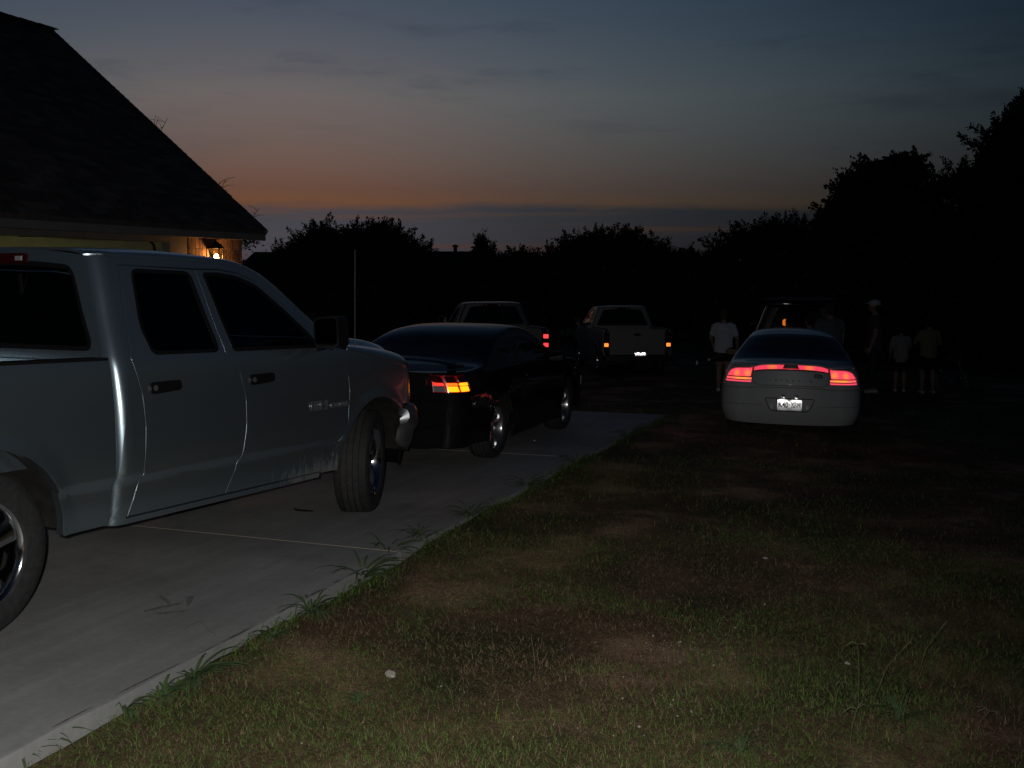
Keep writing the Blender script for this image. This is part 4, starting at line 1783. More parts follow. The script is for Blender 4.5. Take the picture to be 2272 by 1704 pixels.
# ------------------------------------------------------------------ cars with a closed body
def car(root, paint, K):
    W, zt, zc = K['W'], K['zt'], K['zc']
    xr, xf, ar, af, ra, rt = K['xr'], K['xf'], K['ar'], K['af'], K['ra'], K['rt']
    zl = K.get('zl', .22)
    zw = K.get('zw', rt)
    sh = Shell(xr, xf, W, zt, zc, K.get('rr', .28), K.get('rf', .4), K.get('bow_r', .08), K.get('bow_f', .14), K.get('xrz'), K.get('xfz'), K.get('m', 2.5), None, K['wn'])
    xs0, xs1 = xr + sh.rr, xf - sh.rf
    cut = K.get('top_cut', 1e9)
    for sg in (1, -1):
        f = lambda p, z, sg=sg: sh.side(sg * p, z)

        def P(pts):
            return [(sh.px(x), z) for x, z in pts]
        bottom = [(xs0, zl + .06), (ar - ra, zl + .04)] + arc(ar, zw, ra, 180, 0, 20) + [(ar + ra, zl), (af - ra, zl)] + arc(af, zw, ra, 180, 0, 20) + [(af + ra, zl + .02), (xs1, zl + .04)]
        ztop = [(x, zt(x)) for x in np.linspace(xs1, xs0, 60)]
        holes = []
        for d in K['doors']:
            holes.append(P(d['outline']))
        for q in K.get('quarter', ()):
            holes.append(P(q))
        panel('body_side', [P(bottom + ztop)] + holes, f, paint, root, cu=.08, cv=.06, flange=.02)
        for d in K['doors']:
            o = panel('door', [P(inset(d['outline'], .004)), P(d['window'])], f, paint, root, cu=.08, cv=.06, flange=.03)
            panel('window', [P(inset(d['window'], .008))], f, K.get('side_glass', M_GL_BACK), o, cu=.1, cv=.1, off=-.006, flange=0)
            panel('window_seal', [P(inset(d['window'], -.008)), P(inset(d['window'], .016))], f, M_PLAST, o, off=.002, flange=.006)
            hx, hz = d['handle']
            panel('door_handle', [P(rounded([(hx - .09, hz - .022), (hx + .09, hz - .018), (hx + .09, hz + .022), (hx - .09, hz + .022)], .02))], f, K.get('handle_mat', paint), o, off=.018, flange=.02)
        for q in K.get('quarter', ()):
            panel('quarter_window', [P(inset(q, .006))], f, M_GL_TINT, root, cu=.1, cv=.1, off=-.004, flange=0)
        liner(root, af, zw, ra + .015, sg * (K['wn'] - .04), sg * (K['wn'] - .34))
        liner(root, ar, zw, ra + .015, sg * (K['wn'] - .04), sg * (K['wn'] - .34))
        mx, my, mz = K['mirror']
        b = MB()
        b.ball((mx, sg * (my + .09), mz), (.065, .105, .068), 16, 10)
        b.tube([(mx + .04, sg * (my - .06), mz - .06), (mx + .02, sg * (my + .03), mz - .02)], [.035, .03], 8)
        mo = b.obj('mirror', K.get('mirror_mat', paint), root)
        b = MB()
        b.prism(rounded([(-.08, -.045), (.08, -.045), (.085, .045), (-.085, .045)], .03), 0, .004, lambda u, v, h, sg=sg: (mx - .062 - h, sg * (my + .09) + u, mz + v))
        b.obj('mirror_glass', M_MIRROR, mo, False)
        hw = K.get('hw', .11)
        for xa in (ar, af):
            make_wheel(root, xa, sg * (K['wn'] - .03 - hw + K.get('track', 0)), rt, rt, hw, K['rim'], sg, style=K.get('style', 'mid'), rim_mat=K.get('rim_mat'), steer=K.get('steer', 0) if xa == af else 0, fine=K.get('fine', False))
    # upper surfaces
    xg0, xg1, xw0, xw1 = K['xg0'], K['xg1'], K['xw0'], K['xw1']      # rear glass base/top, windscreen top/base
    vg = K.get('vg', .80)
    if not K.get('no_deck'):
        panel('boot_lid', [[(xr + .004, -.86), (xg0 - .05, -.90), (xg0 - .03, 0), (xg0 - .05, .90), (xr + .004, .86)]], sh.top, paint, root, cu=.08, cv=.06, flange=.012)
        for sg in (1, -1):
            panel('body_top', [[(xr + .02, sg * .865), (xg0 - .05, sg * .905), (xg0 - .05, sg), (xr + .02, sg)]], sh.top, paint, root, cu=.08, cv=.05, flange=0)
        panel('parcel_edge', [[(xg0 - .046, -1), (xg0, -1), (xg0 + .01, -vg), (xg0 + .005, 0), (xg0 + .01, vg), (xg0, 1), (xg0 - .046, 1), (xg0 - .026, 0)]], sh.top, paint, root, cu=.05, cv=.06, flange=0)
        panel('back_window', [[(xg0 + .008, 0), (xg0 + .012, -vg), ((xg0 + xg1) / 2, -vg), (xg1, -vg + .02), (xg1 + .03, 0), (xg1, vg - .02), ((xg0 + xg1) / 2, vg), (xg0 + .012, vg)]], sh.top, K.get('back_glass', M_GL_BACK), root, cu=.08, cv=.08, flange=0)
        for sg in (1, -1):
            panel('pillar', [[(xg0, sg), (xg0 + .012, sg * (vg + .004)), ((xg0 + xg1) / 2, sg * (vg + .004)), (xg1, sg * (vg - .016)), (xg1, sg)]], sh.top, paint, root, cu=.08, cv=.05, flange=.006)
    panel('roof', [[(xg1 + .002, -1), (xw0, -1), (xw0 + .02, 0), (xw0, 1), (xg1 + .002, 1), (xg1 + .002, vg - .016), (xg1 + .034, 0), (xg1 + .002, -vg + .016)]], sh.top, K.get('roof_mat', paint), root, cu=.08, cv=.05, flange=0)
    panel('windscreen', [[(xw0 + .025, 0), (xw0 + .005, -vg), (xw1 - .06, -vg), (xw1, 0), (xw1 - .06, vg), (xw0 + .005, vg)]], sh.top, M_GL_CLEAR, root, cu=.08, cv=.08, flange=0)
    for sg in (1, -1):
        panel('pillar', [[(xw0, sg), (xw0, sg * (vg + .004)), (xw1 - .06, sg * (vg + .004)), (xw1 - .06, sg)]], sh.top, paint, root, cu=.08, cv=.05, flange=.006)
    panel('hood', [[(xw1 - .056, -1), (xf - .02, -1), (xf, 0), (xf - .02, 1), (xw1 - .056, 1), (xw1 - .056, vg), (xw1 + .004, 0), (xw1 - .056, -vg)]], sh.top, paint, root, cu=.08, cv=.06, flange=.01)
    # front end
    T = sh.p5 - sh.p3
    ff = lambda t, z: sh.side((1 if t >= 0 else -1) * (sh.p5 - abs(t)), z)
    zf = zt(xf)
    g = sh.p5 - sh.p4
    panel('front_bumper', [[(-T, zl + .03), (T, zl + .03), (T, zf), (g + .02, zf), (-g - .02, zf), (-T, zf)], [(-g * .7, .34), (g * .7, .34), (g * .7, .52), (-g * .7, .52)]], ff, paint, root, cu=.08, cv=.08, flange=.02)
    panel('grille', [[(-g * .7, .34), (g * .7, .34), (g * .7, .52), (-g * .7, .52)]], ff, M_PLAST, root, off=-.03)
    for sg in (1, -1):
        q = [(sg * (g + .08), zf - .17), (sg * (T - .05), zf - .16), (sg * (T - .05), zf - .04), (sg * (g + .08), zf - .06)]
        panel('headlight', [q], ff, M_CLEARL, root, off=.006)
    b = MB()
    L = xf - xr
    b.box(((xr + xf) / 2, 0, zl + .12), (L - .9, 2 * (K['wn'] - .36), .22))
    b.box(((ar + af) / 2, 0, zl + .07), (af - ar - 2 * ra - .04, 2 * (K['wn'] - .12), .1))
    b.box(((xw1 + xf) / 2, 0, zl + .32), (xf - xw1 - .5, 2 * (K['wn'] - .36), .4))
    b.box((ar - .15, 0, zl + .36), (.9, 2 * (K['wn'] - .36), .40))
    b.tube([(ar, -.7, zw), (ar, .7, zw)], .05, 8)
    b.tube([(af, -.7, zw), (af, .7, zw)], .04, 8)
    b.obj('underbody', M_UNDER, root, False)
    seats(root, K['seats'], K.get('zseat', .55), K.get('zhead', 1.18), .36)
    cabin(root, xw1 - .28, zc(xw1) - .04, K['wn'] - .22, .36, .6)
    return sh


def rear_fn(sh):
    z0, z1 = sh.zt(sh.xr), sh.zc(sh.xr)

    def f(p, z):
        x, y, q = sh.side(p, z)
        Wt = sh.W(sh.xr + sh.rr, z0) - sh.rr
        k = max(0, 1 - min(1, abs(y) / Wt) ** sh.m) ** (1 / sh.m)
        return (x, y, q + (z1 - z0) * k * min(1, max(0, (z - .6) / (z0 - .6))))
    return f


# --- black coupe in front of the silver truck
def coupe():
    hd = 19.6
    h = R(hd)
    wb = 2.52
    rear = Vector((-.125, 10.78, 0)) - Vector((math.cos(h), -math.sin(h), 0)) * .90
    c = rear + Vector((math.sin(h), math.cos(h), 0)) * wb / 2
    root = vehicle_root('coupe', c.x, c.y, hd, 1.15)
    tag(root, 'black two-door coupe with a rear spoiler and glowing orange tail lamp', 'car')
    pr = lerp_fn([(.15, .86), (.22, .885), (.45, .915), (.62, .925), (.75, .915), (.90, .875), (.97, .845), (1.05, .80), (1.2, .735), (1.31, .675), (1.4, .63)])
    ar, af = -wb / 2, wb / 2

    def W(x, z):
        w = pr(z)
        if z < .95:
            for xa in (ar, af):
                d = math.hypot(x - xa, z - .325) - .375
                w += .022 * math.exp(-(d / .07) ** 2) if d > -.03 else 0
        if x < -1.6:
            w -= .05 * ((-1.6 - x) / .7) ** 2
        if x > 1.4:
            w -= .06 * ((x - 1.4) / .8) ** 2
        return w
    xr, xf = -2.30, 2.20
    zt = lerp_fn([(xr, .955), (-1.7, .985), (-1.52, 1.0), (-1.25, 1.085), (-.95, 1.21), (-.6, 1.30), (-.2, 1.34), (.12, 1.315), (.45, 1.185), (.75, 1.03), (.92, .965), (1.05, .945), (1.5, .90), (2.0, .80), (xf, .70)])
    zc = lerp_fn([(xr, .978), (-1.75, 1.01), (-1.55, 1.04), (-1.2, 1.16), (-.8, 1.315), (-.5, 1.375), (-.1, 1.40), (.2, 1.365), (.5, 1.245), (.85, 1.07), (1.02, .99), (1.5, .955), (2.0, .85), (xf, .74)])
    door = [(-.42, .30), (.62, .30), (.74, .45), (.76, .80), (.72, .955), (.55, 1.075), (.30, 1.195), (.08, 1.245), (-.15, 1.262), (-.42, 1.245), (-.45, .95), (-.43, .6)]
    win = rounded([(-.385, .955), (-.40, 1.215), (-.15, 1.235), (.07, 1.218), (.28, 1.165), (.50, 1.06), (.63, .955)], .03)
    qw = rounded([(-.54, .985), (-.53, 1.20), (-.62, 1.195), (-.80, 1.13), (-.86, .99)], .03)
    sh = car(root, M_BLACKP, dict(W=W, zt=zt, zc=zc, xr=xr, xf=xf, ar=ar, af=af, ra=.375, rt=.325, wn=.90, zl=.20, rr=.24, rf=.42, m=2.7, bow_r=.10,
                                  doors=[dict(outline=door, window=win, handle=(-.28, .83))], quarter=[qw], mirror=(.62, .86, .985), xg0=-1.53, xg1=-.62, xw0=.16, xw1=1.03,
                                  vg=.78, hw=.122, rim=.228, style='mid', seats=[(-.15, 0), (-.85, 1)], zseat=.48, zhead=1.14, fine=True, mirror_mat=M_BLACKP, back_glass=M_GL_TINT))
    f = rear_fn(sh)
    z0 = zt(xr)
    pe = sh.p2
    lampo = [(.60, .785), (1.03, .785), (1.025, .95), (.61, .95)]
    lampm = [(-x, z) for x, z in lampo]
    panel('rear_bumper', [[(-pe, .25), (-.5, .235), (.5, .235), (pe, .25), (pe, .70), (-pe, .70)]], f, M_BLACKP, root, flange=.03)
    panel('tail_panel', [[(-pe, .706), (pe, .706), (pe, z0), (-pe, z0)], lampo, lampm], f, M_BLACKP, root, flange=.02)
    hot = lamp_mat('coupe_lamp_hot', (1.0, .30, .006), 2.6)
    mid = lamp_mat('coupe_lamp_bright', (1.0, .12, .008), 2.2)
    low = lamp_mat('coupe_lamp_red', (1.0, .05, .03), 1.3)
    for sg in (1, -1):
        o = panel('tail_lamp', [[(sg * x, z) for x, z in lampo]], f, lamp_mat('coupe_housing_glow', (1.0, .01, .01), .10), root, off=-.022, flange=.01)  # dim emission put on the housing as the red halo round the lenses
        cols = [(.612, .728), (.755, .872), (.899, 1.017)]
        for k, (a, c_) in enumerate(cols):
            sk = .012
            rows = [(.793, .845, (M_CLEARL, hot, hot)[k]), (.851, .878, (low, mid, hot)[k]), (.884, .945, M_REDDARK)]
            for (za, zb, m) in rows:
                q = rounded([(sg * a, za), (sg * c_, za), (sg * (c_ - sk * (zb - za) / .06), zb), (sg * (a - .004), zb)], .008, 3)
                panel('lamp_lens', [q], f, m, o, cu=.05, cv=.05, off=-.008, flange=.012)
    number_plate(root, xr - .045, 0, .58, '', frame=True, gap_mark=False) if False else None
    # spoiler on the boot lid
    b = MB()
    sec = [(-.10, 0), (-.02, .022), (.06, .018), (.10, 0), (.05, -.012), (-.05, -.014)]
    n = 24
    V, F = [], []
    for i in range(n + 1):
        t = -1 + 2 * i / n
        y = t * .76
        zz_ = 1.105 - .085 * abs(t) ** 3
        xx = xr + .12 + .16 * abs(t) ** 2.5
        for (u, v) in sec:
            V.append((xx + u, y, zz_ + v))
    m = len(sec)
    for i in range(n):
        for j in range(m):
            F.append((i * m + j, i * m + (j + 1) % m, (i + 1) * m + (j + 1) % m, (i + 1) * m + j))
    F += [tuple(range(m))[::-1], tuple(n * m + j for j in range(m))]
    b.add(V, F)
    for sg in (1, -1):
        b.box((xr + .28, sg * .66, 1.03), (.10, .04, .07), rz=sg * .3)
    b.box((xr + .13, 0, 1.09), (.03, .22, .012))
    sp = b.obj('spoiler', M_BLACKP, root, True, 35)
    # badge circle on the tail, exhaust tips
    b = MB()
    b.lathe([(.0, .008), (.035, .008), (.045, 0)], 20, 'X', (0, 0, 0))
    b.obj('fuel_cap_badge', M_CHROME, root, loc=(xr - .052, 0, .83), rot=(0, 0, PI))
    for sg in (1, -1):
        b = MB()
        b.lathe([(.034, -.02), (.037, .0), (.037, .25), (.03, .25), (.03, .0)], 16, 'X', (xr + .06, sg * .52, .27))
        b.obj('exhaust_tip', M_STEEL, root)
    b = MB()
    b.ball((ar + .1, 0, .30), (.4, .45, .12), 16, 8)
    b.obj('muffler', M_UNDER, root)
    for sg in (1, -1):          # side scoop behind the door
        f2 = lambda p, z, sg=sg: sh.side(sg * p, z)
        panel('side_scoop', [[(sh.px(-.66), .60), (sh.px(-.52), .58), (sh.px(-.52), .80), (sh.px(-.60), .80)]], f2, M_PLAST, root, off=.004)


coupe()


# --- white sedan with lit tail lamps
def sedan():
    hd = 15.5
    h = R(hd)
    c = Vector((3.59, 13.2, 0)) + Vector((math.sin(h), math.cos(h), 0)) * 2.56
    root = vehicle_root('sedan', c.x, c.y, hd, .95, slab=False, roll=R(.6))
    root.location.z = -SLOPE * c.y - .2
    tag(root, 'white four-door sedan seen from behind with red tail lamps and bright plate', 'car')
    pr = lerp_fn([(.20, .80), (.27, .86), (.40, .905), (.55, .915), (.72, .910), (.86, .885), (.95, .85), (1.02, .80), (1.15, .72), (1.28, .63), (1.36, .57), (1.45, .53)])
    wb = 2.87
    ar, af = -1.50, -1.50 + wb

    def W(x, z):
        w = pr(z)
        if z < .95:
            for xa in (ar, af):
                d = math.hypot(x - xa, z - .325) - .38
                w += .015 * math.exp(-(d / .07) ** 2) if d > -.03 else 0
        if x < -1.7:
            w -= .07 * ((-1.7 - x) / .85) ** 2
        if x > 1.6:
            w -= .10 * ((x - 1.6) / .9) ** 2
        return w
    xr, xf = -2.56, 2.55
    zt = lerp_fn([(xr, .982), (-2.2, 1.0), (-2.02, 1.012), (-1.75, 1.05), (-1.3, 1.165), (-.8, 1.285), (-.3, 1.335), (.1, 1.32), (.5, 1.20), (.95, 1.02), (1.2, .945), (1.4, .91), (2.0, .83), (xf, .66)])
    zc = lerp_fn([(xr, 1.045), (-2.25, 1.055), (-2.05, 1.068), (-1.78, 1.125), (-1.3, 1.255), (-.85, 1.365), (-.3, 1.425), (.1, 1.41), (.5, 1.31), (1.0, 1.10), (1.4, .965), (1.7, .93), (2.2, .85), (xf, .71)])
    dF = [(-.02, .28), (.98, .28), (1.06, .45), (1.07, .80), (1.03, .945), (.80, 1.035), (.48, 1.165), (.10, 1.275), (-.10, 1.285), (-.06, .95)]
    wF = rounded([(.0, .965), (-.045, 1.255), (.10, 1.248), (.45, 1.145), (.75, 1.025), (.88, .965)], .03)
    dR = [(-1.02, .62), (-.98, .45), (-.90, .28), (-.03, .28), (-.07, .95), (-.112, 1.285), (-.3, 1.29), (-.75, 1.24), (-1.05, 1.145), (-1.15, .97), (-1.12, .8)]
    wR = rounded([(-1.02, .975), (-1.0, 1.12), (-.72, 1.205), (-.3, 1.258), (-.155, 1.255), (-.115, .97)], .03)
    sh = car(root, M_WHITEP, dict(W=W, zt=zt, zc=zc, xr=xr, xf=xf, ar=ar, af=af, ra=.38, rt=.325, wn=.905, zl=.22, rr=.30, rf=.45, m=2.35, bow_r=.14,
                                  xrz=lambda z: .05 * max(0, (.5 - z) / .25) ** 2 + .04 * max(0, (z - .75) / .25), doors=[dict(outline=dF, window=wF, handle=(.12, .84)), dict(outline=dR, window=wR, handle=(-.92, .85))],
                                  mirror=(.92, .86, .98), mirror_mat=M_PLAST, back_glass=M_GL_DARK, xg0=-2.03, xg1=-.90, xw0=.14, xw1=1.42, vg=.80, hw=.11, rim=.205, style='thin', seats=[(.1, 0), (-.85, 1)], zseat=.52, zhead=1.2, track=-.03))
    f = rear_fn(sh)
    z0 = zt(xr)
    pe = sh.p2
    lamp = [(.515, .785), (.93, .785), (.93, .88), (.885, .945), (.80, .972), (.575, z0 - .0)]
    lamp = rounded(lamp, .03)
    lampm = [(-x, z) for x, z in lamp]
    bar = [(-.535, .912), (.535, .912), (.555, z0 - .008), (-.555, z0 - .008)]
    lid = rounded([(-.50, .80), (-.46, .76), (-.40, .742), (.40, .742), (.46, .76), (.50, .80), (.533, .905), (-.533, .905)], .02)
    rec = rounded([(-.335, .600), (.335, .600), (.255, .425), (-.255, .425)], .05)
    panel('rear_bumper', [[(-pe, .27), (-.6, .25), (.6, .25), (pe, .27), (pe, .715), (-pe, .715)], rec], f, M_WHITEP, root, flange=.03)
    panel('plate_recess', [inset(rec, -.002)], f, M_WHITEP, root, off=-.032, flange=0)
    panel('recess_shade_ring', [inset(rec, -.006), inset(rec, .010)], f, M_PLAST, root, off=-.006, flange=0)  # dark ring that paints the shade line round the recess
    panel('bumper_seam', [[(-pe, .497), (-.345, .500), (-.345, .504), (-pe, .501)]], f, M_PLAST, root, off=.001, flange=0)
    panel('bumper_seam', [[(pe, .497), (.345, .500), (.345, .504), (pe, .501)]], f, M_PLAST, root, off=.001, flange=0)
    panel('tail_panel', [[(-pe, .719), (pe, .719), (pe, z0), (-pe, z0)], lamp, lampm, inset(bar, -.004), inset(lid, -.004)], f, M_WHITEP, root, cu=.05, cv=.04, flange=.015)
    bl = panel('boot_lid', [lid], f, M_WHITEP, root, flange=.02)
    hw_ = []
    redm = {}
    for sg in (1, -1):
        cs = [f(sg * .61, .905), f(sg * .755, .90)]
        red = lamp_mat('sedan_lamp', (1.0, .06, .11), 1.25, (1.0, .26, .03), cs, .075)
        strip = lamp_mat('sedan_lamp_strip', (1.0, .10, .12), 1.3, (1.0, .36, .02), [f(sg * .66, .832)], .20)
        redm[sg] = red
        ln = lamp if sg > 0 else lampm
        o = panel('tail_lamp', [ln], f, M_REDDARK, root, off=-.014, flange=.012)
        up = rounded([(sg * .548, .862), (sg * .915, .862), (sg * .872, .938), (sg * .79, .964), (sg * .583, z0 - .008)], .02)
        panel('lamp_lens', [up], f, red, o, cu=.04, cv=.03, off=-.004, flange=.008)
        panel('lamp_lens', [rounded([(sg * .532, .822), (sg * .915, .822), (sg * .913, .848), (sg * .538, .848)], .006, 3)], f, strip, o, cu=.05, cv=.03, off=-.004, flange=.008)
        panel('lamp_lens', [rounded([(sg * .524, .790), (sg * .918, .790), (sg * .918, .809), (sg * .528, .809)], .006, 3)], f, lamp_mat('sedan_lamp_low', (1.0, .08, .14), 1.1), o, cu=.05, cv=.03, off=-.004, flange=.008)
    o = panel('light_bar', [bar], f, M_REDDARK, root, off=-.012, flange=.012)
    for sg in (1, -1):
        lm = lamp_mat('light_bar_lens', (1.0, .06, .12), .95, (1.0, .25, .05), [f(sg * .27, .95)], .10)
        panel('lamp_lens', [[(sg * .12, .922), (sg * .528, .919), (sg * .546, z0 - .014), (sg * .10, z0 - .014)]], f, lm, o, cu=.04, cv=.03, off=-.003, flange=.006)
    panel('lamp_lens', [[(-.115, .919), (.115, .919), (.115, .931), (-.115, .931)]], f, lamp_mat('light_bar_dim', (.8, .03, .05), .5), o, cu=.05, cv=.03, off=-.003, flange=.006)
    x, y, z = f(0, .515)
    number_plate(root, x + .028, 0, .515, 'K40 XRH', lamp=1.0)
    # lettering spread across the lid
    for k, ch in enumerate('INTREPID'):
        u = .27 - k * .54 / 7
        x, y, z = f(u, .795)
        me = text_mesh(ch, .036, .002, 'letter', M_BLACKM, .0008)
        t = bpy.data.objects.new('letter', me)
        COL.objects.link(t)
        t.parent = bl
        t.matrix_local = Matrix.Translation((x - .004, y, z)) @ Matrix(((0, 0, -1, 0), (-1, 0, 0, 0), (0, 1, 0, 0), (0, 0, 0, 1))) @ Matrix.Diagonal((1.3, 1, 1, 1))
    panel('badge', [rounded([(-.43, .838), (-.32, .838), (-.325, .880), (-.425, .880)], .012)], f, M_PLAST, bl, off=.006, flange=.006)
    for k, w_ in enumerate((.014, .010)):
        panel('badge_line', [[(-.415, .862 - k * .014), (-.335, .862 - k * .014), (-.335, .867 - k * .014), (-.415, .867 - k * .014)]], f, M_STEEL, bl, off=.008, flange=0)
    for (y0, nm) in ((.54, 'muffler'), (-.55, 'tow_bracket')):
        b = MB()
        b.ball((xr + .38, y0, .265), (.22, .15 if y0 > 0 else .11, .06), 18, 8)
        b.obj(nm, M_UNDER if y0 < 0 else M_STEEL, root)
    b = MB()
    b.lathe([(.026, -.02), (.03, .0), (.03, .2), (.024, .2), (.024, .0)], 14, 'X', (xr + .10, .50, .245))
    b.obj('exhaust_tip', M_UNDER, root)


sedan()


# --- dark sport utility vehicle with its tailgate up, beyond the sedan
def suv():
    hd = 15.0
    h = R(hd)
    p = at_depth(1772, 700, 21.3)
    c = Vector((p.x, 21.3, 0)) + Vector((math.sin(h), math.cos(h), 0)) * 2.3
    root = vehicle_root('sport_utility_vehicle', c.x, c.y, hd, 1.0, slab=False)
    tag(root, 'dark sport utility vehicle with raised tailgate behind the white sedan', 'car')
    pr = lerp_fn([(.25, .84), (.35, .88), (.6, .92), (.9, .915), (1.05, .89), (1.15, .86), (1.4, .77), (1.62, .69), (1.75, .62)])
    W = lambda x, z: pr(z) - (.06 * ((x - 1.5) / .8) ** 2 if x > 1.5 else 0)
    xr, xf = -2.30, 2.30
    ar, af = -1.35, 1.35
    zt = lerp_fn([(xr, 1.63), (-1.5, 1.66), (-.2, 1.66), (.2, 1.60), (.6, 1.38), (1.0, 1.14), (1.2, 1.08), (2.0, 1.0), (xf, .85)])
    zc = lerp_fn([(xr, 1.69), (-1.5, 1.74), (-.2, 1.73), (.25, 1.66), (.7, 1.42), (1.25, 1.12), (1.5, 1.10), (2.1, 1.04), (xf, .9)])
    dF = [(-.05, .38), (.95, .38), (1.02, .6), (1.0, 1.06), (.55, 1.33), (.2, 1.535), (-.12, 1.58), (-.1, 1.1)]
    wF = rounded([(.0, 1.10), (-.05, 1.54), (.15, 1.51), (.5, 1.31), (.8, 1.10)], .03)
    dR = [(-.98, .75), (-.86, .38), (-.06, .38), (-.11, 1.1), (-.13, 1.58), (-1.0, 1.58), (-1.05, 1.1)]
    wR = rounded([(-.97, 1.10), (-.95, 1.54), (-.19, 1.54), (-.15, 1.10)], .03)
    qw = rounded([(-2.05, 1.12), (-1.98, 1.54), (-1.12, 1.54), (-1.15, 1.12)], .04)
    sh = car(root, M_DARKP, dict(W=W, zt=zt, zc=zc, xr=xr, xf=xf, ar=ar, af=af, ra=.42, rt=.37, wn=.905, zl=.32, rr=.14, rf=.35, m=2.6, bow_r=.05, doors=[dict(outline=dF, window=wF, handle=(.08, 1.0)), dict(outline=dR, window=wR, handle=(-.86, 1.0))],
                                 quarter=[qw], mirror=(.85, .88, 1.16), xg0=-2.4, xg1=xr + .01, xw0=.12, xw1=1.28, vg=.80, hw=.12, rim=.22, style='thin', seats=[(.0, 0), (-.95, 1)], zseat=.75, zhead=1.5, no_deck=True))
    f = rear_fn(sh)
    panel('rear_bumper', [[(-sh.p2, .38), (sh.p2, .38), (sh.p2, .74), (-sh.p2, .74)]], f, M_DARKP, root, flange=.03)
    # hatch opening: frame round it
    z0 = zt(xr)
    ho = rounded([(-.70, .78), (.70, .78), (.66, 1.10), (.56, 1.585), (-.56, 1.585), (-.66, 1.10)], .05)
    panel('hatch_frame', [[(-sh.p2, .744), (sh.p2, .744), (sh.p2, z0), (-sh.p2, z0)], ho], f, M_DARKP, root, cu=.05, cv=.05, flange=.05)
    for sg in (1, -1):
        panel('tail_lamp', [[(sg * .735, .80), (sg * .84, .80), (sg * .84, 1.12), (sg * .72, 1.12)]], f, M_REDDARK, root, off=.006)
    # raised tailgate, hinged at the roof
    b = MB()
    hx, hz = xr + .05, zc(xr) - .03
    L, a = .86, R(12)
    o = [(-.60, 0), (.60, 0), (.70, L * .55), (.70, L), (-.70, L), (-.70, L * .55)]
    b.prism(rounded(o, .06), -.02, .03, lambda u, v, hh: (hx - v * math.cos(a) - hh * math.sin(a), u, hz + v * math.sin(a) - hh * math.cos(a)))
    tg = b.obj('tailgate', M_DARKP, root, False)
    b = MB()
    b.prism(rounded([(-.52, .08), (.52, .08), (.60, L * .5), (-.60, L * .5)], .05), .031, .036, lambda u, v, hh: (hx - v * math.cos(a) - hh * math.sin(a), u, hz + v * math.sin(a) - hh * math.cos(a)))
    b.obj('tailgate_window', M_GL_TINT, tg, False)
    for sg in (1, -1):
        b = MB()
        b.tube([(xr + .08, sg * .66, 1.2), (hx - .35, sg * .64, hz + .04)], .012, 6)
        b.obj('gas_strut', M_STEEL, tg)
    b = MB()
    b.box((-1.6, 0, .78), (1.25, 1.2, .04))
    b.obj('cargo_floor', M_SEAT, root, False)
    return root, c, h


SUV, suv_c, suv_h = suv()


# ------------------------------------------------------------------ people
M_SKIN = mat('skin', (.25, .16, .12), .6, noise=(25, (.29, .19, .145), 3, .3, .7))
M_HAIRD = mat('dark_hair', (.03, .022, .018), .7, bump=(160, .8))
M_HAIRL = mat('light_hair', (.075, .052, .035), .7, bump=(160, .8))
M_SHOE = mat('pale_shoe', (.45, .45, .44), .6)
M_SHOED = mat('dark_shoe', (.04, .04, .04), .6)
M_EYE = mat('eye', (.05, .04, .04), .2)


def cloth(name, c):
    return mat(name, c, .9, noise=(9, tuple(q * .82 for q in c), 4, .35, .7), bump=(40, .4))


def remesh_obj(name, b, m, voxel, parent=None, smooth_it=4):
    """joins overlapping volumes into one continuous skin"""
    o = b.obj(name, m, None, True, 180)
    md = o.modifiers.new('r', 'REMESH')
    md.mode = 'VOXEL'
    md.voxel_size = voxel
    s = o.modifiers.new('s', 'SMOOTH')
    s.iterations = smooth_it
    s.factor = .5
    bpy.context.view_layer.update()
    me = bpy.data.meshes.new_from_object(o.evaluated_get(bpy.context.evaluated_depsgraph_get()))
    old = o.data
    o.modifiers.clear()
    o.data = me
    bpy.data.meshes.remove(old)
    me.name = name
    me.materials.clear()
    me.materials.append(m)
    me.shade_smooth()
    o.parent = parent
    return o


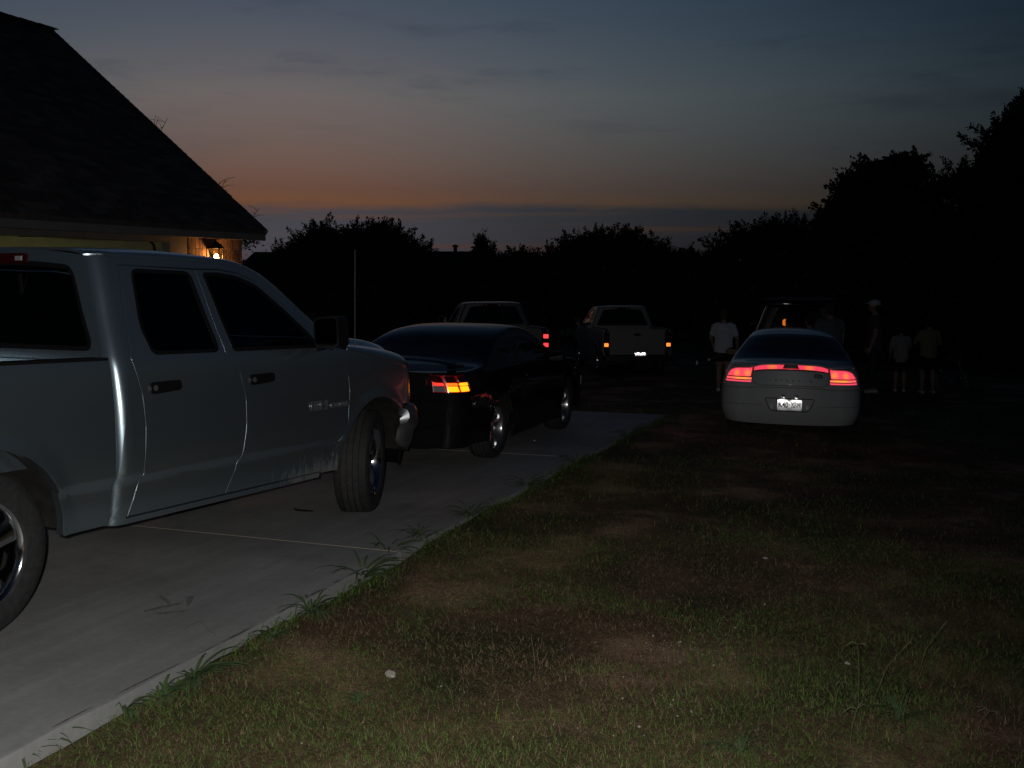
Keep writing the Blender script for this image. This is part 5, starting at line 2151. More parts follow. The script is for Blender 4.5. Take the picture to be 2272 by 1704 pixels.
def person(px, py, d, H, face, label, shirt, shorts, hair, pose=None, sleeve=.78, leg_len=.62, hat=None, shoes=None, hair_long=False, wide=1.0, long_trousers=False):
    """stands at photo column px, distance d; face = direction looked at (degrees, 0 = away from camera, 90 = right)"""
    r = ray(px, py)
    x = r.x / r.y * d
    z = ground_z(x, d)
    q = pose or {}
    rot = (0, 0, -R(face))
    # local axes: +y forwards, +x right
    lean = q.get('lean', 0.)

    def up(v):                      # leans the trunk forwards
        v = Vector(v)
        if v.z > .52:
            k = v.z - .52
            return Vector((v.x, v.y + k * math.sin(lean), .52 + k * math.cos(lean)))
        return v
    S = H
    bent = q.get('head', (0, 0))    # head turn (deg), nod
    sho = {s_: up((s_ * .108 * wide, -.005, .800)) for s_ in (1, -1)}
    el = {1: q.get('elR', (.142, .0, .635)), -1: q.get('elL', (-.142, .0, .635))}
    wr = {1: q.get('wrR', (.150, .045, .505)), -1: q.get('wrL', (-.150, .045, .505))}
    if lean:
        el = {k: tuple(up(v)) for k, v in el.items()}
        wr = {k: tuple(up(v)) for k, v in wr.items()}
    st = q.get('stance', .055)
    hip = {1: (.050 * wide, 0, .505), -1: (-.050 * wide, 0, .505)}
    kn = {1: q.get('knR', (st, .012, .285)), -1: q.get('knL', (-st, .012, .285))}
    an = {1: q.get('anR', (st + .005, -.012, .045)), -1: q.get('anL', (-st - .005, -.012, .045))}
    b = MB()

    def tb(pts, rad, n=12):
        b.tube([tuple(Vector(p) * S) for p in pts], [(a * S, c * S) if hasattr(a, '__len__') else a * S for a, c in [(v if hasattr(v, '__len__') else (v, v)) for v in rad]], n)

    def tube_e(B, pts, rad, n=14):
        if abs((Vector(pts[-1]) - Vector(pts[0])).normalized().z) > .9:      # upright: side radius first
            rad = [(v[1], v[0]) if hasattr(v, '__len__') else v for v in rad]
        B.tube([tuple(Vector(p) * S) for p in pts], [((v[0] * S, v[1] * S) if hasattr(v, '__len__') else v * S) for v in rad], n)
    tw = wide
    # trunk (ellipses: side, front-back)
    trunk = [up((0, 0, .47)), up((0, 0, .53)), up((0, .004, .60)), up((0, .006, .68)), up((0, .0, .755)), up((0, -.006, .805)), up((0, -.006, .83))]
    trad = [(.078 * tw, .055), (.092 * tw, .064), (.080 * tw, .058 * tw), (.092 * tw, .064 * tw), (.104 * tw, .062), (.088 * tw, .05), (.045, .04)]
    # MB.tube's first radius runs along d x ref: for a vertical path that is +-x
    tube_e(b, trunk, trad, 18)
    hc = up((0, .012, .93))
    tube_e(b, [up((0, -.006, .815)), up((0, .0, .87)), up((0, .006, .90))], [.037, .033, .032], 12)
    for s_ in (1, -1):
        tube_e(b, [sho[s_] * .96 + Vector((0, 0, .03)), sho[s_], el[s_], wr[s_]], [.030, .034, .026, .018], 12)
        w, e_ = Vector(wr[s_]), Vector(el[s_])
        dv = (w - e_).normalized()
        sidev = dv.cross(Vector((0, 1, 0)) if abs(dv.y) < .8 else Vector((0, 0, 1))).normalized()
        fw = sidev.cross(dv).normalized()
        # palm, four fingers, thumb
        tube_e(b, [w - dv * .01, w + dv * .02, w + dv * .050], [(.014, .017), (.012, .024), (.010, .024)], 10)
        for k, L in enumerate((.040, .046, .043, .034)):
            o0 = w + dv * .046 + fw * (-.018 + k * .012)
            cur = sidev * (-.012 * s_)
            tube_e(b, [o0, o0 + dv * L * .55 + cur * .4, o0 + dv * L * .95 + cur * 1.5], [.0058, .0054, .0042], 6)
        o0 = w + dv * .018 + fw * .020
        tube_e(b, [o0, o0 + fw * .016 + dv * .018, o0 + fw * .018 + dv * .036], [.0075, .0065, .005], 6)
        tube_e(b, [hip[s_], Vector(hip[s_]) * .5 + Vector(kn[s_]) * .5 + Vector((0, .006, 0)), kn[s_], Vector(kn[s_]) * .62 + Vector(an[s_]) * .38 + Vector((0, -.010, 0)), an[s_]], [.062 * tw, .056 * tw, .036, .038, .021], 14)
        a = Vector(an[s_])
        tube_e(b, [a + Vector((0, -.022, -.020)), a + Vector((0, .03, -.018)), a + Vector((s_ * .006, .085, -.030))], [(.020, .022), (.024, .022), (.022, .012)], 10)
    # head with jaw, nose, ears
    ha = -R(bent[0])

    def hp(v):
        v = Matrix.Rotation(ha, 3, 'Z') @ (Matrix.Rotation(-R(bent[1]), 3, 'X') @ Vector(v))
        return (Vector(hc) + v) * S
    b2 = b
    c0 = hp((0, 0, .008))
    b2.ball(tuple(c0), (.046 * S, .055 * S, .060 * S), 20, 14)
    b2.ball(tuple(hp((0, .018, -.028))), (.034 * S, .036 * S, .036 * S), 16, 10)
    b2.ball(tuple(hp((0, .056, -.008))), (.009 * S, .013 * S, .013 * S), 8, 6)
    for s_ in (1, -1):
        b2.ball(tuple(hp((s_ * .047, -.002, -.004))), (.007 * S, .012 * S, .018 * S), 8, 6)
    body = remesh_obj('person', b, M_SKIN, .0085 * S, None, 5)
    body.location = (x, d, z)
    body.rotation_euler = rot
    tag(body, label, 'person', None)
    # eyes and mouth
    e = MB()
    for s_ in (1, -1):
        e.ball(tuple(hp((s_ * .018, .047, .006))), .0062 * S, 8, 6)
    e.obj('eyes', M_EYE, body)
    e = MB()
    e.ball(tuple(hp((0, .052, -.036))), (.014 * S, .004 * S, .004 * S), 8, 6)
    e.obj('mouth', mat('lips', (.30, .13, .11), .5), body)
    # hair: cap of hair over the skull, with a nape
    h = MB()
    h.ball(tuple(hp((0, -.008, .018))), (.0515 * S, .0575 * S, .0600 * S), 20, 14)
    h.ball(tuple(hp((0, -.030, -.012))), (.046 * S, .036 * S, .050 * S), 16, 10)
    if hair_long:
        h.ball(tuple(hp((0, -.036, -.05))), (.046 * S, .026 * S, .060 * S), 16, 10)
    hm = remesh_obj('hair', h, hair, .009 * S, body, 3)
    # push hair back from the face
    if hat:
        k = MB()
        k.ball(tuple(hp((0, .0, .030))), (.0545 * S, .0640 * S, .048 * S), 22, 14)
        t0 = hp((0, .055, .028))
        fwd = (hp((0, 1, 0)) - hp((0, 0, 0))).normalized()
        sd = (hp((1, 0, 0)) - hp((0, 0, 0))).normalized()
        V = []
        nn = 8
        for i in range(nn + 1):
            a = PI * i / nn
            V.append(t0 + sd * (.046 * S * math.cos(a)) + fwd * (.055 * S * math.sin(a) - .006 * S) + Vector((0, 0, -.010 * S * math.sin(a))))
        V2 = [v + Vector((0, 0, .005 * S)) for v in V]
        n_ = len(V)
        k.add(V + V2, [tuple(range(n_)), tuple(range(n_, 2 * n_))[::-1]] + [(i, (i + 1) % n_, n_ + (i + 1) % n_, n_ + i) for i in range(n_)])
        k.obj('cap', hat, body, True, 40)
    # shirt
    g = MB()
    hem = q.get('hem', .47)
    tube_e(g, [up((0, 0, hem)), up((0, 0, .53)), up((0, .004, .60)), up((0, .006, .68)), up((0, .0, .755)), up((0, -.006, .808)), up((0, -.006, .835))],
           [(.116 * tw, .082 * tw), (.115 * tw, .080 * tw), (.110 * tw, .075 * tw), (.114 * tw, .076 * tw), (.120 * tw, .071), (.100 * tw, .058), (.046, .042)], 20)
    for s_ in (1, -1):
        a, c = Vector(sho[s_]), Vector(el[s_])
        n0 = Vector((a.x * .45, a.y, a.z + .012))
        tube_e(g, [n0, n0 * .4 + a * .6 + Vector((0, 0, .006)), a, a + (c - a) * min(1, sleeve) * .5, a + (c - a) * min(1, sleeve)], [.034, .034, .036, .037, .038], 12)
        if sleeve > 1:
            w = Vector(wr[s_])
            tube_e(g, [c, c + (w - c) * .9], [.036, .028], 12)
    remesh_obj('shirt', g, shirt, .0095 * S, body, 4)
    # shorts or trousers
    g = MB()
    tube_e(g, [(0, 0, .462), (0, 0, .50), (0, 0, .56)], [(.092 * tw, .068), (.102 * tw, .073 * tw), (.094 * tw, .067 * tw)], 18)
    for s_ in (1, -1):
        hp_, k_ = Vector(hip[s_]), Vector(kn[s_])
        a_ = Vector(an[s_])
        if long_trousers:
            tube_e(g, [hp_ + Vector((0, 0, -.01)), k_, k_ * .5 + a_ * .5, a_ + Vector((0, 0, .01))], [.070 * tw, .052, .046, .040], 14)
        else:
            e0 = hp_ + (k_ - hp_) * leg_len
            tube_e(g, [hp_ + Vector((0, 0, -.01)), hp_ * .5 + e0 * .5, e0], [.070 * tw, .068 * tw, .064 * tw], 14)
    remesh_obj('trousers' if long_trousers else 'shorts', g, shorts, .0095 * S, body, 3)
    # shoes
    for s_ in (1, -1):
        a = Vector(an[s_])
        g = MB()
        tube_e(g, [a + Vector((0, -.034, -.026)), a + Vector((0, .02, -.024)), a + Vector((s_ * .006, .07, -.032)), a + Vector((s_ * .006, .098, -.038))], [(.024, .021), (.028, .021), (.028, .014), (.018, .008)], 12)
        g.obj('shoe', shoes or M_SHOE, body, True, 60)
    return body


C_WHITE = cloth('white_shirt', (.50, .55, .62))
C_BLACK = cloth('black_cloth', (.012, .012, .014))
C_BLUE = cloth('pale_blue_shirt', (.36, .42, .48))
C_GREY = cloth('grey_shirt', (.13, .13, .135))
C_DKGREY = cloth('dark_grey_shirt', (.07, .07, .075))
C_CREAM = cloth('cream_shirt', (.30, .29, .27))
C_YEL = cloth('yellow_shirt', (.24, .21, .11))
C_JEAN = cloth('dark_jeans', (.03, .035, .05))
C_CAP = cloth('white_cap', (.55, .56, .57))

person(1603, 873, 20.3, 1.62, 12, 'person in a white T-shirt and black shorts left of the white sedan', C_WHITE, C_BLACK, M_HAIRL,
       dict(wrR=(.165, .05, .51), elR=(.165, -.01, .64), elL=(-.155, .03, .65), wrL=(-.13, .10, .56), knL=(-.045, .03, .285), anL=(-.05, .0, .045), anR=(.05, -.06, .05), knR=(.05, -.005, .285), stance=.045), hair_long=False, wide=1.02)
person(1757, 870, 19.6, 1.50, -35, 'person with dark hair and black shirt beside the glowing orange lamp', C_BLACK, C_JEAN, M_HAIRD,
       dict(lean=.15, elL=(-.13, .09, .66), wrL=(-.07, .17, .60)), long_trousers=True)
person(1797, 870, 19.9, 1.50, -25, 'person in a pale blue shirt between two darker people behind the sedan', C_BLUE, C_JEAN, M_HAIRD,
       dict(elR=(.14, .06, .65), wrR=(.08, .14, .58), lean=.12), long_trousers=True)
person(1838, 875, 19.3, 1.76, -10, 'broad person in a grey shirt seen from behind, above the sedan roof', C_GREY, C_JEAN, M_HAIRD,
       dict(elL=(-.16, .06, .65), wrL=(-.10, .15, .60), lean=.06), long_trousers=True, wide=1.22, sleeve=.7)
person(1935, 883, 19.9, 1.80, -75, 'tall person in a white cap and dark shirt facing left', C_DKGREY, C_JEAN, M_HAIRD,
       dict(head=(0, -8)), long_trousers=True, hat=C_CAP, wide=1.05, sleeve=.62)
person(1995, 870, 20.3, 1.32, 18, 'smaller child in a cream shirt left of the yellow-shirted child', C_CREAM, C_BLACK, M_HAIRD,
       dict(elR=(.13, .08, .66), wrR=(.11, .17, .62), lean=.08, hem=.44), leg_len=.9)
person(2056, 870, 20.0, 1.48, -4, 'child in a yellow T-shirt and black shorts, rightmost of the group', C_YEL, C_BLACK, M_HAIRD,
       dict(elL=(-.17, .05, .66), wrL=(-.10, .16, .63), elR=(.17, .03, .65), wrR=(.12, .14, .60), stance=.07), leg_len=.85, sleeve=.75)

# small glowing lamp in the open back of the dark vehicle
M_GLOW = mat('orange_lamp_glass', (.8, .3, .05), .4, emit=(1.0, .23, .02), estr=.62)


def glow_lamp():
    p = at_depth(1738, 722, 20.9)
    root = empty('camp_lamp', (p.x, p.y, p.z - .02), (0, R(25), R(10)))
    tag(root, 'small glowing orange lamp above the white sedan roof', 'lamp')
    b = MB()
    b.lathe([(.022, .02), (.04, .05), (.058, .10), (.055, .13), (.03, .15)], 14, 'Z')
    b.obj('shade', M_GLOW, root)
    b = MB()
    b.lathe([(.0, -.03), (.045, -.03), (.045, .0), (.022, .02), (0, .02)], 14, 'Z')
    b.obj('base', M_PLAST, root)
    # what it stands on: the sill of the tailgate area is lit from it


glow_lamp()
b = MB()
p = at_depth(1734, 729, 20.95)
b.box((0, 0, 0), (.24, .3, .035), rz=.1)
b.box((0, 0, .0), (.20, .26, .045), rz=.1)
o = b.obj('folded_tray', mat('tray', (.30, .27, .26), .6), None, False, loc=p)
tag(o, 'small pale flat tray just under the glowing orange lamp', 'tray')


# ------------------------------------------------------------------ small bicycle on the right
def bicycle():
    p = ray(2112, 872)
    d = 20.4
    x = p.x / p.y * d
    root = empty('bicycle', (x, d, ground_z(x, d)), (R(-8), 0, R(14)))
    tag(root, "child's dark bicycle standing at the right of the yellow-shirted child", 'bicycle')
    rw, wb = .20, .66
    for xx in (-wb / 2, wb / 2):
        b = MB()
        b.lathe([(rw - .03, -.012), (rw - .03, .012), (rw - .012, .02), (rw, .010), (rw, -.010), (rw - .012, -.02)], 32, 'Y', closed=True)
        w = b.obj('wheel', M_RUBBER, root, loc=(xx, 0, rw))
        for k in range(12):
            pass
        b = MB()
        for k in range(12):
            a = 2 * PI * k / 12
            b.tube([(0, 0, 0), ((rw - .03) * math.cos(a), 0, (rw - .03) * math.sin(a))], .002, 4)
        b.tube([(0, -.04, 0), (0, .04, 0)], .015, 8)
        b.obj('spokes', M_STEEL, w)
    fr = mat('bicycle_paint', (.05, .02, .08), .3, coat=1)
    b = MB()
    bb, st, hd, fk = (-.02, 0, .22), (-.12, 0, .46), (.20, 0, .50), (wb / 2, 0, rw)
    for A, B in ((bb, st), (st, hd), (bb, hd), ((-wb / 2, 0, rw), bb), ((-wb / 2, 0, rw), st)):
        b.tube([A, B], .014, 8)
    b.obj('frame', fr, root)
    b = MB()
    b.tube([(.19, 0, .56), hd, fk], .014, 8)
    b.obj('fork', M_STEEL, root)
    b = MB()
    b.tube([(.12, -.24, .66), (.18, -.12, .62), (.19, 0, .57), (.18, .12, .62), (.12, .24, .66)], .011, 8)
    b.obj('handlebar', M_STEEL, root)
    b = MB()
    b.prism(rounded([(-.10, -.05), (.02, -.03), (.10, -.012), (.10, .012), (.02, .03), (-.10, .05)], .02), .50, .535, lambda u, v, h: (-.14 + u, v, h))
    b.obj('saddle', M_PLAST, root, True, 40)
    b = MB()
    b.lathe([(.0, -.01), (.05, -.01), (.05, .01), (0, .01)], 14, 'Y', (-.02, 0, .22))
    b.tube([(-.02, -.05, .22), (.05, -.05, .16)], .008, 6)
    b.tube([(-.02, .05, .22), (-.09, .05, .28)], .008, 6)
    b.obj('crank', M_STEEL, root)
    for (c, nm) in (((-.24, 0, .42), 'rear_reflector'), ((wb / 2 - .1, .02, rw + .06), 'wheel_reflector')):
        b = MB()
        b.box(c, (.02, .045, .035))
        b.obj(nm, M_CLEARL, root, False)


bicycle()


# reflector stakes at the left of the white-shirted person
M_REFL = mat('white_reflector', (.85, .87, .8), .25, emit=(.85, .9, .75), estr=0.0)
for k, (px_, py_, d, w_, h_, lab) in enumerate([(1546, 805, 22.0, .035, .085, 'small upright white reflector stake standing alone in the dark grass'),
                                               (1573, 798, 21.8, .045, .05, 'small round white reflector post beside the white-shirted person')]):
    p = at_depth(px_, py_, d)
    g = ground_z(p.x, p.y)
    root = empty('reflector_stake', (p.x, p.y, g))
    tag(root, lab, 'reflector')
    b = MB()
    b.tube([(0, .02, 0), (0, .02, p.z - g + h_ * .6)], .012, 8)
    b.obj('stake', M_BLACKM, root)
    b = MB()
    if k == 0:
        b.box((0, 0, p.z - g), (w_, .012, h_))
    else:
        b.ball((0, 0, p.z - g), (.028, .012, .028), 12, 8)
    b.obj('reflector', M_REFL, root, False)


# ------------------------------------------------------------------ trees
def leaf_mat(name, c, c2):
    m = mat(name, c, .6, noise=(1.3, c2, 3, .35, .65))
    return m


M_LEAF = [leaf_mat('leaf_dark', (.045, .06, .025), (.03, .042, .018)), leaf_mat('leaf_cedar', (.035, .05, .03), (.025, .035, .02)), leaf_mat('leaf_olive', (.06, .065, .03), (.04, .05, .022))]
M_BARK = mat('bark', (.09, .07, .055), .95, noise=(6, (.05, .04, .032), 5, .3, .7), bump=(25, .8))


def grow_tree(name, label, base, lobes, seed, style='spray', leaf=.085, density=1.0, mat_i=0, group='trees behind the parked cars'):
    """base: ground point; lobes: list of (centre, radii) of the crown in world units"""
    rng = np.random.default_rng(seed)
    root = empty(name, base)
    tag(root, label, 'tree' if 'tree' in name else 'shrub', group)
    base = Vector(base)
    tb = MB()
    H = max(c[2] + r[2] for c, r in lobes) - base.z
    tr = max(.05, .022 * H)
    fork = Vector((0, 0, H * (.22 if style != 'conifer' else .9)))
    top = fork
    wob = [Vector((rng.uniform(-.06, .06) * H * .3, rng.uniform(-.06, .06) * H * .3, 0)) for _ in range(3)]
    tb.tube([(0, 0, -.15), tuple(Vector((0, 0, H * .08)) + wob[0] * .3), tuple(fork * .6 + wob[1]), tuple(fork + wob[1])], [tr * 1.35, tr, tr * .85, tr * .75 if style != 'conifer' else .03], 9)
    P, D, Ls = [], [], []       # leaf positions, directions, lengths
    twig = MB()
    for c, r in lobes:
        c = Vector(c) - base
        r = Vector(r)
        s0 = fork + wob[1]
        if style == 'conifer':
            s0 = Vector((0, 0, max(.2, c.z - .1)))
        mid = s0 * .5 + c * .5 + Vector((0, 0, -.08 * (c - s0).length))
        tb.tube([tuple(s0), tuple(mid), tuple(c)], [tr * .55, tr * .4, tr * .18], 6)
        vol = (r.x * r.y * r.z) ** (1 / 3)
        nt = int(230 * density * (vol / 1.0) ** 1.8) + 40
        for k in range(nt):
            v = rng.normal(size=3)
            v /= np.linalg.norm(v) + 1e-9
            if style == 'spray' and v[2] < -.55:
                v[2] = -v[2] * .3
            tip_k = rng.uniform(.72, 1.10) if rng.random() < .84 else rng.uniform(1.1, 1.5)
            tip = c + Vector((v[0] * r.x * tip_k, v[1] * r.y * tip_k, v[2] * r.z * tip_k))
            st = c + Vector((v[0] * r.x, v[1] * r.y, v[2] * r.z)) * rng.uniform(.15, .45)
            ln = (tip - st).length
            upb = .28 if style == 'spray' else (.1 if style == 'conifer' else .18)
            mid = st * .5 + tip * .5 + Vector((rng.normal() * .06, rng.normal() * .06, -upb * ln * .35))
            tip = tip + Vector((0, 0, upb * ln * .35))
            twig.tube([tuple(st), tuple(mid), tuple(tip)], [.016, .011, .004], 3, False)
            m = int((34 if style != 'round' else 40) * max(.5, ln / .8))
            t = rng.uniform(.05, 1.0, m) ** .8
            a, b_, e = np.array(st), np.array(mid), np.array(tip)
            q = ((1 - t) ** 2)[:, None] * a + (2 * t * (1 - t))[:, None] * b_ + (t ** 2)[:, None] * e
            sp = (.05 if style == 'spray' else .07 if style == 'conifer' else .12) * (1.25 - t)
            q += rng.normal(size=(m, 3)) * sp[:, None]
            dr = (e - a) / (np.linalg.norm(e - a) + 1e-9)
            dd = dr + rng.normal(size=(m, 3)) * .55
            P.append(q)
            D.append(dd)
            Ls.append(leaf * rng.uniform(.6, 1.35, m) * (1.9 - .9 * t))
        # leafy spikes standing out of the crown
        if style == 'conifer' or c.z < .30 * H:
            continue
        for k in range(int((20 if style == 'spray' else 12) * max(.5, vol))):
            v = rng.normal(size=3)
            v[2] = abs(v[2]) * .9 + .1
            v /= np.linalg.norm(v)
            st = np.array(c) + v * np.array(r) * .85
            dr = v + np.array([rng.normal() * .25, rng.normal() * .25, .55 if style == 'spray' else .15])
            dr /= np.linalg.norm(dr)
            ln = rng.uniform(.18, .52) * (1 if style == 'spray' else .75)
            bend = np.array([rng.normal() * .12, rng.normal() * .1, rng.uniform(-.05, .14)])
            m = int(170 * ln)
            t = rng.uniform(0, 1, m)
            q = st + dr * (t * ln)[:, None] + bend * (t ** 2)[:, None]
            q += rng.normal(size=(m, 3)) * (.060 * (1.15 - t) + .012)[:, None]
            P.append(q)
            D.append(dr + rng.normal(size=(m, 3)) * .6)
            Ls.append(leaf * rng.uniform(.7, 1.4, m))
            twig.tube([tuple(st), tuple(st + dr * ln + bend)], [.012, .004], 3, False)
    P, D, Ls = np.vstack(P), np.vstack(D), np.concatenate(Ls)
    D /= np.linalg.norm(D, axis=1)[:, None] + 1e-9
    up = rng.normal(size=D.shape)
    S = np.cross(D, up)
    S /= np.linalg.norm(S, axis=1)[:, None] + 1e-9
    w = Ls * (.26 if style != 'round' else .36)
    V = np.stack([P, P + D * (Ls * .5)[:, None] + S * w[:, None], P + D * Ls[:, None], P + D * (Ls * .5)[:, None] - S * w[:, None]], 1).reshape(-1, 3)
    F = np.arange(len(V)).reshape(-1, 4)
    o = bpy.data.objects.new('crown', np_mesh('crown', V, F, M_LEAF[mat_i]))
    COL.objects.link(o)
    o.parent = root
    trunk = tb.obj('trunk', M_BARK, root, True, 60)
    tw = twig.obj('twigs', M_BARK, o, False)
    tag(tw, kind='stuff')
    return root


def lobes_px(d, lst, depth=1.0):
    """lobes given where they stand in the view at distance d: (px, py, rx, ry) in photograph pixels"""
    out = []
    for (x, y, rx, ry) in lst:
        p = at_depth(x, y, d)
        s = d / FPX
        dd = random.uniform(-.5, .5) * rx * s * .6
        p = p * 1.0
        out.append(((p.x, d + dd, p.z), (rx * s, max(.5, rx * s * depth), ry * s)))
    return out


def tree_px(name, label, d, trunk_px, lst, seed, dy=0, **k):
    lst = [(a, b + dy, c, e) for a, b, c, e in lst]
    p = at_depth(trunk_px, 700, d)
    base = (p.x, d, ground_z(p.x, d))
    return grow_tree(name, label, base, lobes_px(d, lst), seed, **k)


# crowns from left to right
tree_px('broadleaf_tree', 'wide dark tree with spiky twigs behind the truck antenna, left of centre', 44, 775,
        [(700, 580, 55, 45), (760, 555, 60, 40), (830, 555, 62, 42), (890, 580, 52, 42), (655, 590, 38, 26), (730, 650, 80, 70), (840, 650, 85, 70), (910, 630, 45, 55), (720, 528, 30, 26), (840, 520, 30, 22), (665, 655, 50, 60), (640, 575, 30, 30), (690, 545, 40, 34), (790, 535, 40, 30), (870, 540, 44, 34), (920, 575, 40, 40), (925, 615, 40, 40), (620, 620, 40, 40), (790, 605, 60, 34), (770, 600, 50, 40), (860, 600, 50, 36), (700, 610, 50, 36)], 1, dy=-2)
tree_px('cedar_tree', 'pointed cedar tree with two leaders left of the centre of the skyline', 46, 1065,
        [(1068, 555, 20, 40), (1090, 572, 14, 28), (1072, 610, 48, 34), (1108, 590, 18, 22), (1040, 600, 24, 24), (1075, 670, 66, 50), (1120, 640, 34, 40)], 2, style='conifer', mat_i=1, leaf=.075)
tree_px('broadleaf_tree', 'low bushy tree right of the pointed cedar', 50, 1165,
        [(1150, 582, 36, 26), (1190, 590, 40, 28), (1225, 600, 36, 36), (1120, 600, 34, 30), (1150, 650, 60, 55), (1205, 650, 50, 55)], 3, style='round', mat_i=2)
tree_px('broadleaf_tree', 'rounded dark tree behind the small pale pickup truck', 42, 1370,
        [(1245, 590, 46, 40), (1275, 570, 44, 40), (1345, 575, 50, 50), (1440, 570, 44, 40), (1490, 600, 40, 44), (1310, 560, 46, 36), (1370, 555, 52, 36), (1420, 580, 48, 40), (1465, 620, 40, 40), (1330, 540, 26, 22), (1395, 535, 26, 22), (1290, 650, 70, 66), (1380, 640, 80, 76), (1450, 665, 55, 56)], 4, dy=0)
tree_px('broadleaf_tree', 'thin narrow tree in the gap between the two rounded trees', 52, 1530,
        [(1525, 580, 28, 28), (1550, 595, 30, 32), (1505, 600, 28, 30), (1530, 630, 50, 50)], 5, style='round', density=1.0, mat_i=2)
tree_px('broadleaf_tree', 'bristly tree behind the white-shirted person, right of the gap', 36, 1690,
        [(1600, 570, 36, 44), (1640, 550, 44, 40), (1670, 535, 46, 36), (1700, 515, 40, 28), (1760, 515, 40, 30), (1810, 530, 40, 40), (1820, 580, 50, 60), (1730, 530, 50, 34), (1780, 545, 46, 40), (1620, 620, 42, 46), (1700, 600, 80, 66), (1780, 620, 70, 70), (1660, 680, 80, 50), (1760, 690, 80, 50), (1590, 640, 26, 40)], 6, dy=8)
tree_px('broadleaf_tree', 'tall tree with drooping leaf sprays, second from the right', 30, 1960,
        [(1890, 420, 46, 44), (1950, 385, 56, 44), (2000, 370, 50, 40), (1860, 480, 50, 44), (1940, 470, 80, 66), (2030, 440, 60, 56), (1850, 560, 66, 60), (1950, 570, 95, 80), (2050, 540, 80, 80), (1880, 660, 90, 70), (2000, 670, 100, 70), (1830, 510, 34, 30)], 7, dy=14, style='round')
tree_px('broadleaf_tree', 'spiky-topped tree between the two tallest trees at the right', 28, 2110,
        [(2085, 415, 36, 34), (2130, 400, 44, 38), (2170, 420, 46, 44), (2110, 480, 70, 56), (2180, 520, 80, 80), (2100, 580, 90, 80), (2180, 660, 100, 80), (2080, 680, 90, 70)], 8, dy=16)
tree_px('broadleaf_tree', 'tallest tree at the right edge with upturned branch tips', 25, 2290,
        [(2210, 330, 46, 44), (2250, 290, 54, 46), (2300, 260, 60, 60), (2200, 400, 56, 50), (2270, 400, 90, 80), (2340, 360, 80, 90), (2230, 500, 90, 80), (2320, 520, 110, 110), (2240, 620, 110, 90), (2340, 680, 120, 90)], 9, dy=16)
# undergrowth that closes the background below the crowns
sh_spec = [(575, 630, 56), (630, 640, 50), (935, 640, 54), (1020, 645, 50), (1240, 645, 47), (1500, 645, 46), (1560, 655, 42), (900, 670, 48), (800, 690, 42), (1120, 690, 44), (1350, 690, 40), (1640, 700, 36), (1920, 720, 31), (2060, 720, 29), (2200, 730, 27)]
names = ['behind the truck windscreen', 'behind the truck mirror', 'left under the far vented roof', 'right under the far vented roof', 'between the cedar and the central tree', 'left of the narrow tree', 'right of the narrow tree', 'under the wide left tree, right side', 'in front of the wide left tree',
         'in front of the pointed cedar', 'in front of the central rounded tree', 'under the bristly tree', 'under the tree with drooping sprays', 'under the spiky-topped tree', 'under the tallest tree']
for i, (x, y, d) in enumerate(sh_spec):
    w = 95 if i not in (0, 1) else 70
    tree_px('shrub', 'dark leafy shrub ' + names[i], d, x, [(x - w * .45, y, w * .5, 44), (x + w * .1, y - 12, w * .55, 46), (x + w * .5, y + 5, w * .45, 44), (x, y + 50, w * .8, 40)], 30 + i, style='round', mat_i=i % 3, density=.9, group='shrubs behind the parked cars')

# twigs of a tree behind the garage that reach past the roof edge
def twig_tree():
    base = Vector((-9.6, 26.5, 0))
    base.z = ground_z(base.x, base.y)
    root = empty('bare_tree', base)
    tag(root, 'thin bare twigs of a tree showing above the garage roof edge', 'tree')
    tips = [((352, 258), (330, 330)), ((372, 262), (335, 330)), ((500, 398), (478, 450)), ((575, 462), (548, 500)), ((345, 255), (336, 330)), ((488, 402), (476, 450)), ((560, 535), (515, 545)), ((555, 552), (515, 552))]
    b = MB()
    d = 25.5
    b.tube([(0, 0, 0), (.1, -.3, 2.2), (.4, -.6, 3.6)], [.10, .08, .05], 8)
    tr = b.obj('trunk', M_BARK, root)
    b = MB()
    rng = random.Random(5)
    for (tp, bs) in tips:
        A = at_depth(bs[0] - 40, bs[1] + 70, d) - base
        Bp = at_depth(*bs, d) - base
        C = at_depth(*tp, d) - base
        b.tube([(.4, -.6, 3.2), tuple(A), tuple(Bp), tuple(C)], [.04, .025, .013, .005], 5)
        for k in range(4):
            t = .25 + .2 * k
            q = Bp.lerp(C, t)
            e = q + Vector((rng.uniform(-.25, .3), rng.uniform(-.1, .1), rng.uniform(.0, .22)))
            b.tube([tuple(q), tuple((q + e) / 2 + Vector((0, 0, .03))), tuple(e)], [.006, .005, .003], 4)
    b.obj('branches', M_BARK, root)
    # foliage by the wall corner
    V = []
    r2 = np.random.default_rng(3)
    c = at_depth(545, 535, d) - base
    P = np.array(c) + r2.normal(size=(220, 3)) * np.array([.17, .2, .10])
    D = r2.normal(size=(220, 3))
    D /= np.linalg.norm(D, axis=1)[:, None]
    S = np.cross(D, r2.normal(size=(220, 3)))
    S /= np.linalg.norm(S, axis=1)[:, None]
    V = np.stack([P, P + D * .05 + S * .02, P + D * .1, P + D * .05 - S * .02], 1).reshape(-1, 3)
    o = bpy.data.objects.new('crown', np_mesh('crown', V, np.arange(len(V)).reshape(-1, 4), M_LEAF[0]))
    COL.objects.link(o)
    o.parent = root


twig_tree()

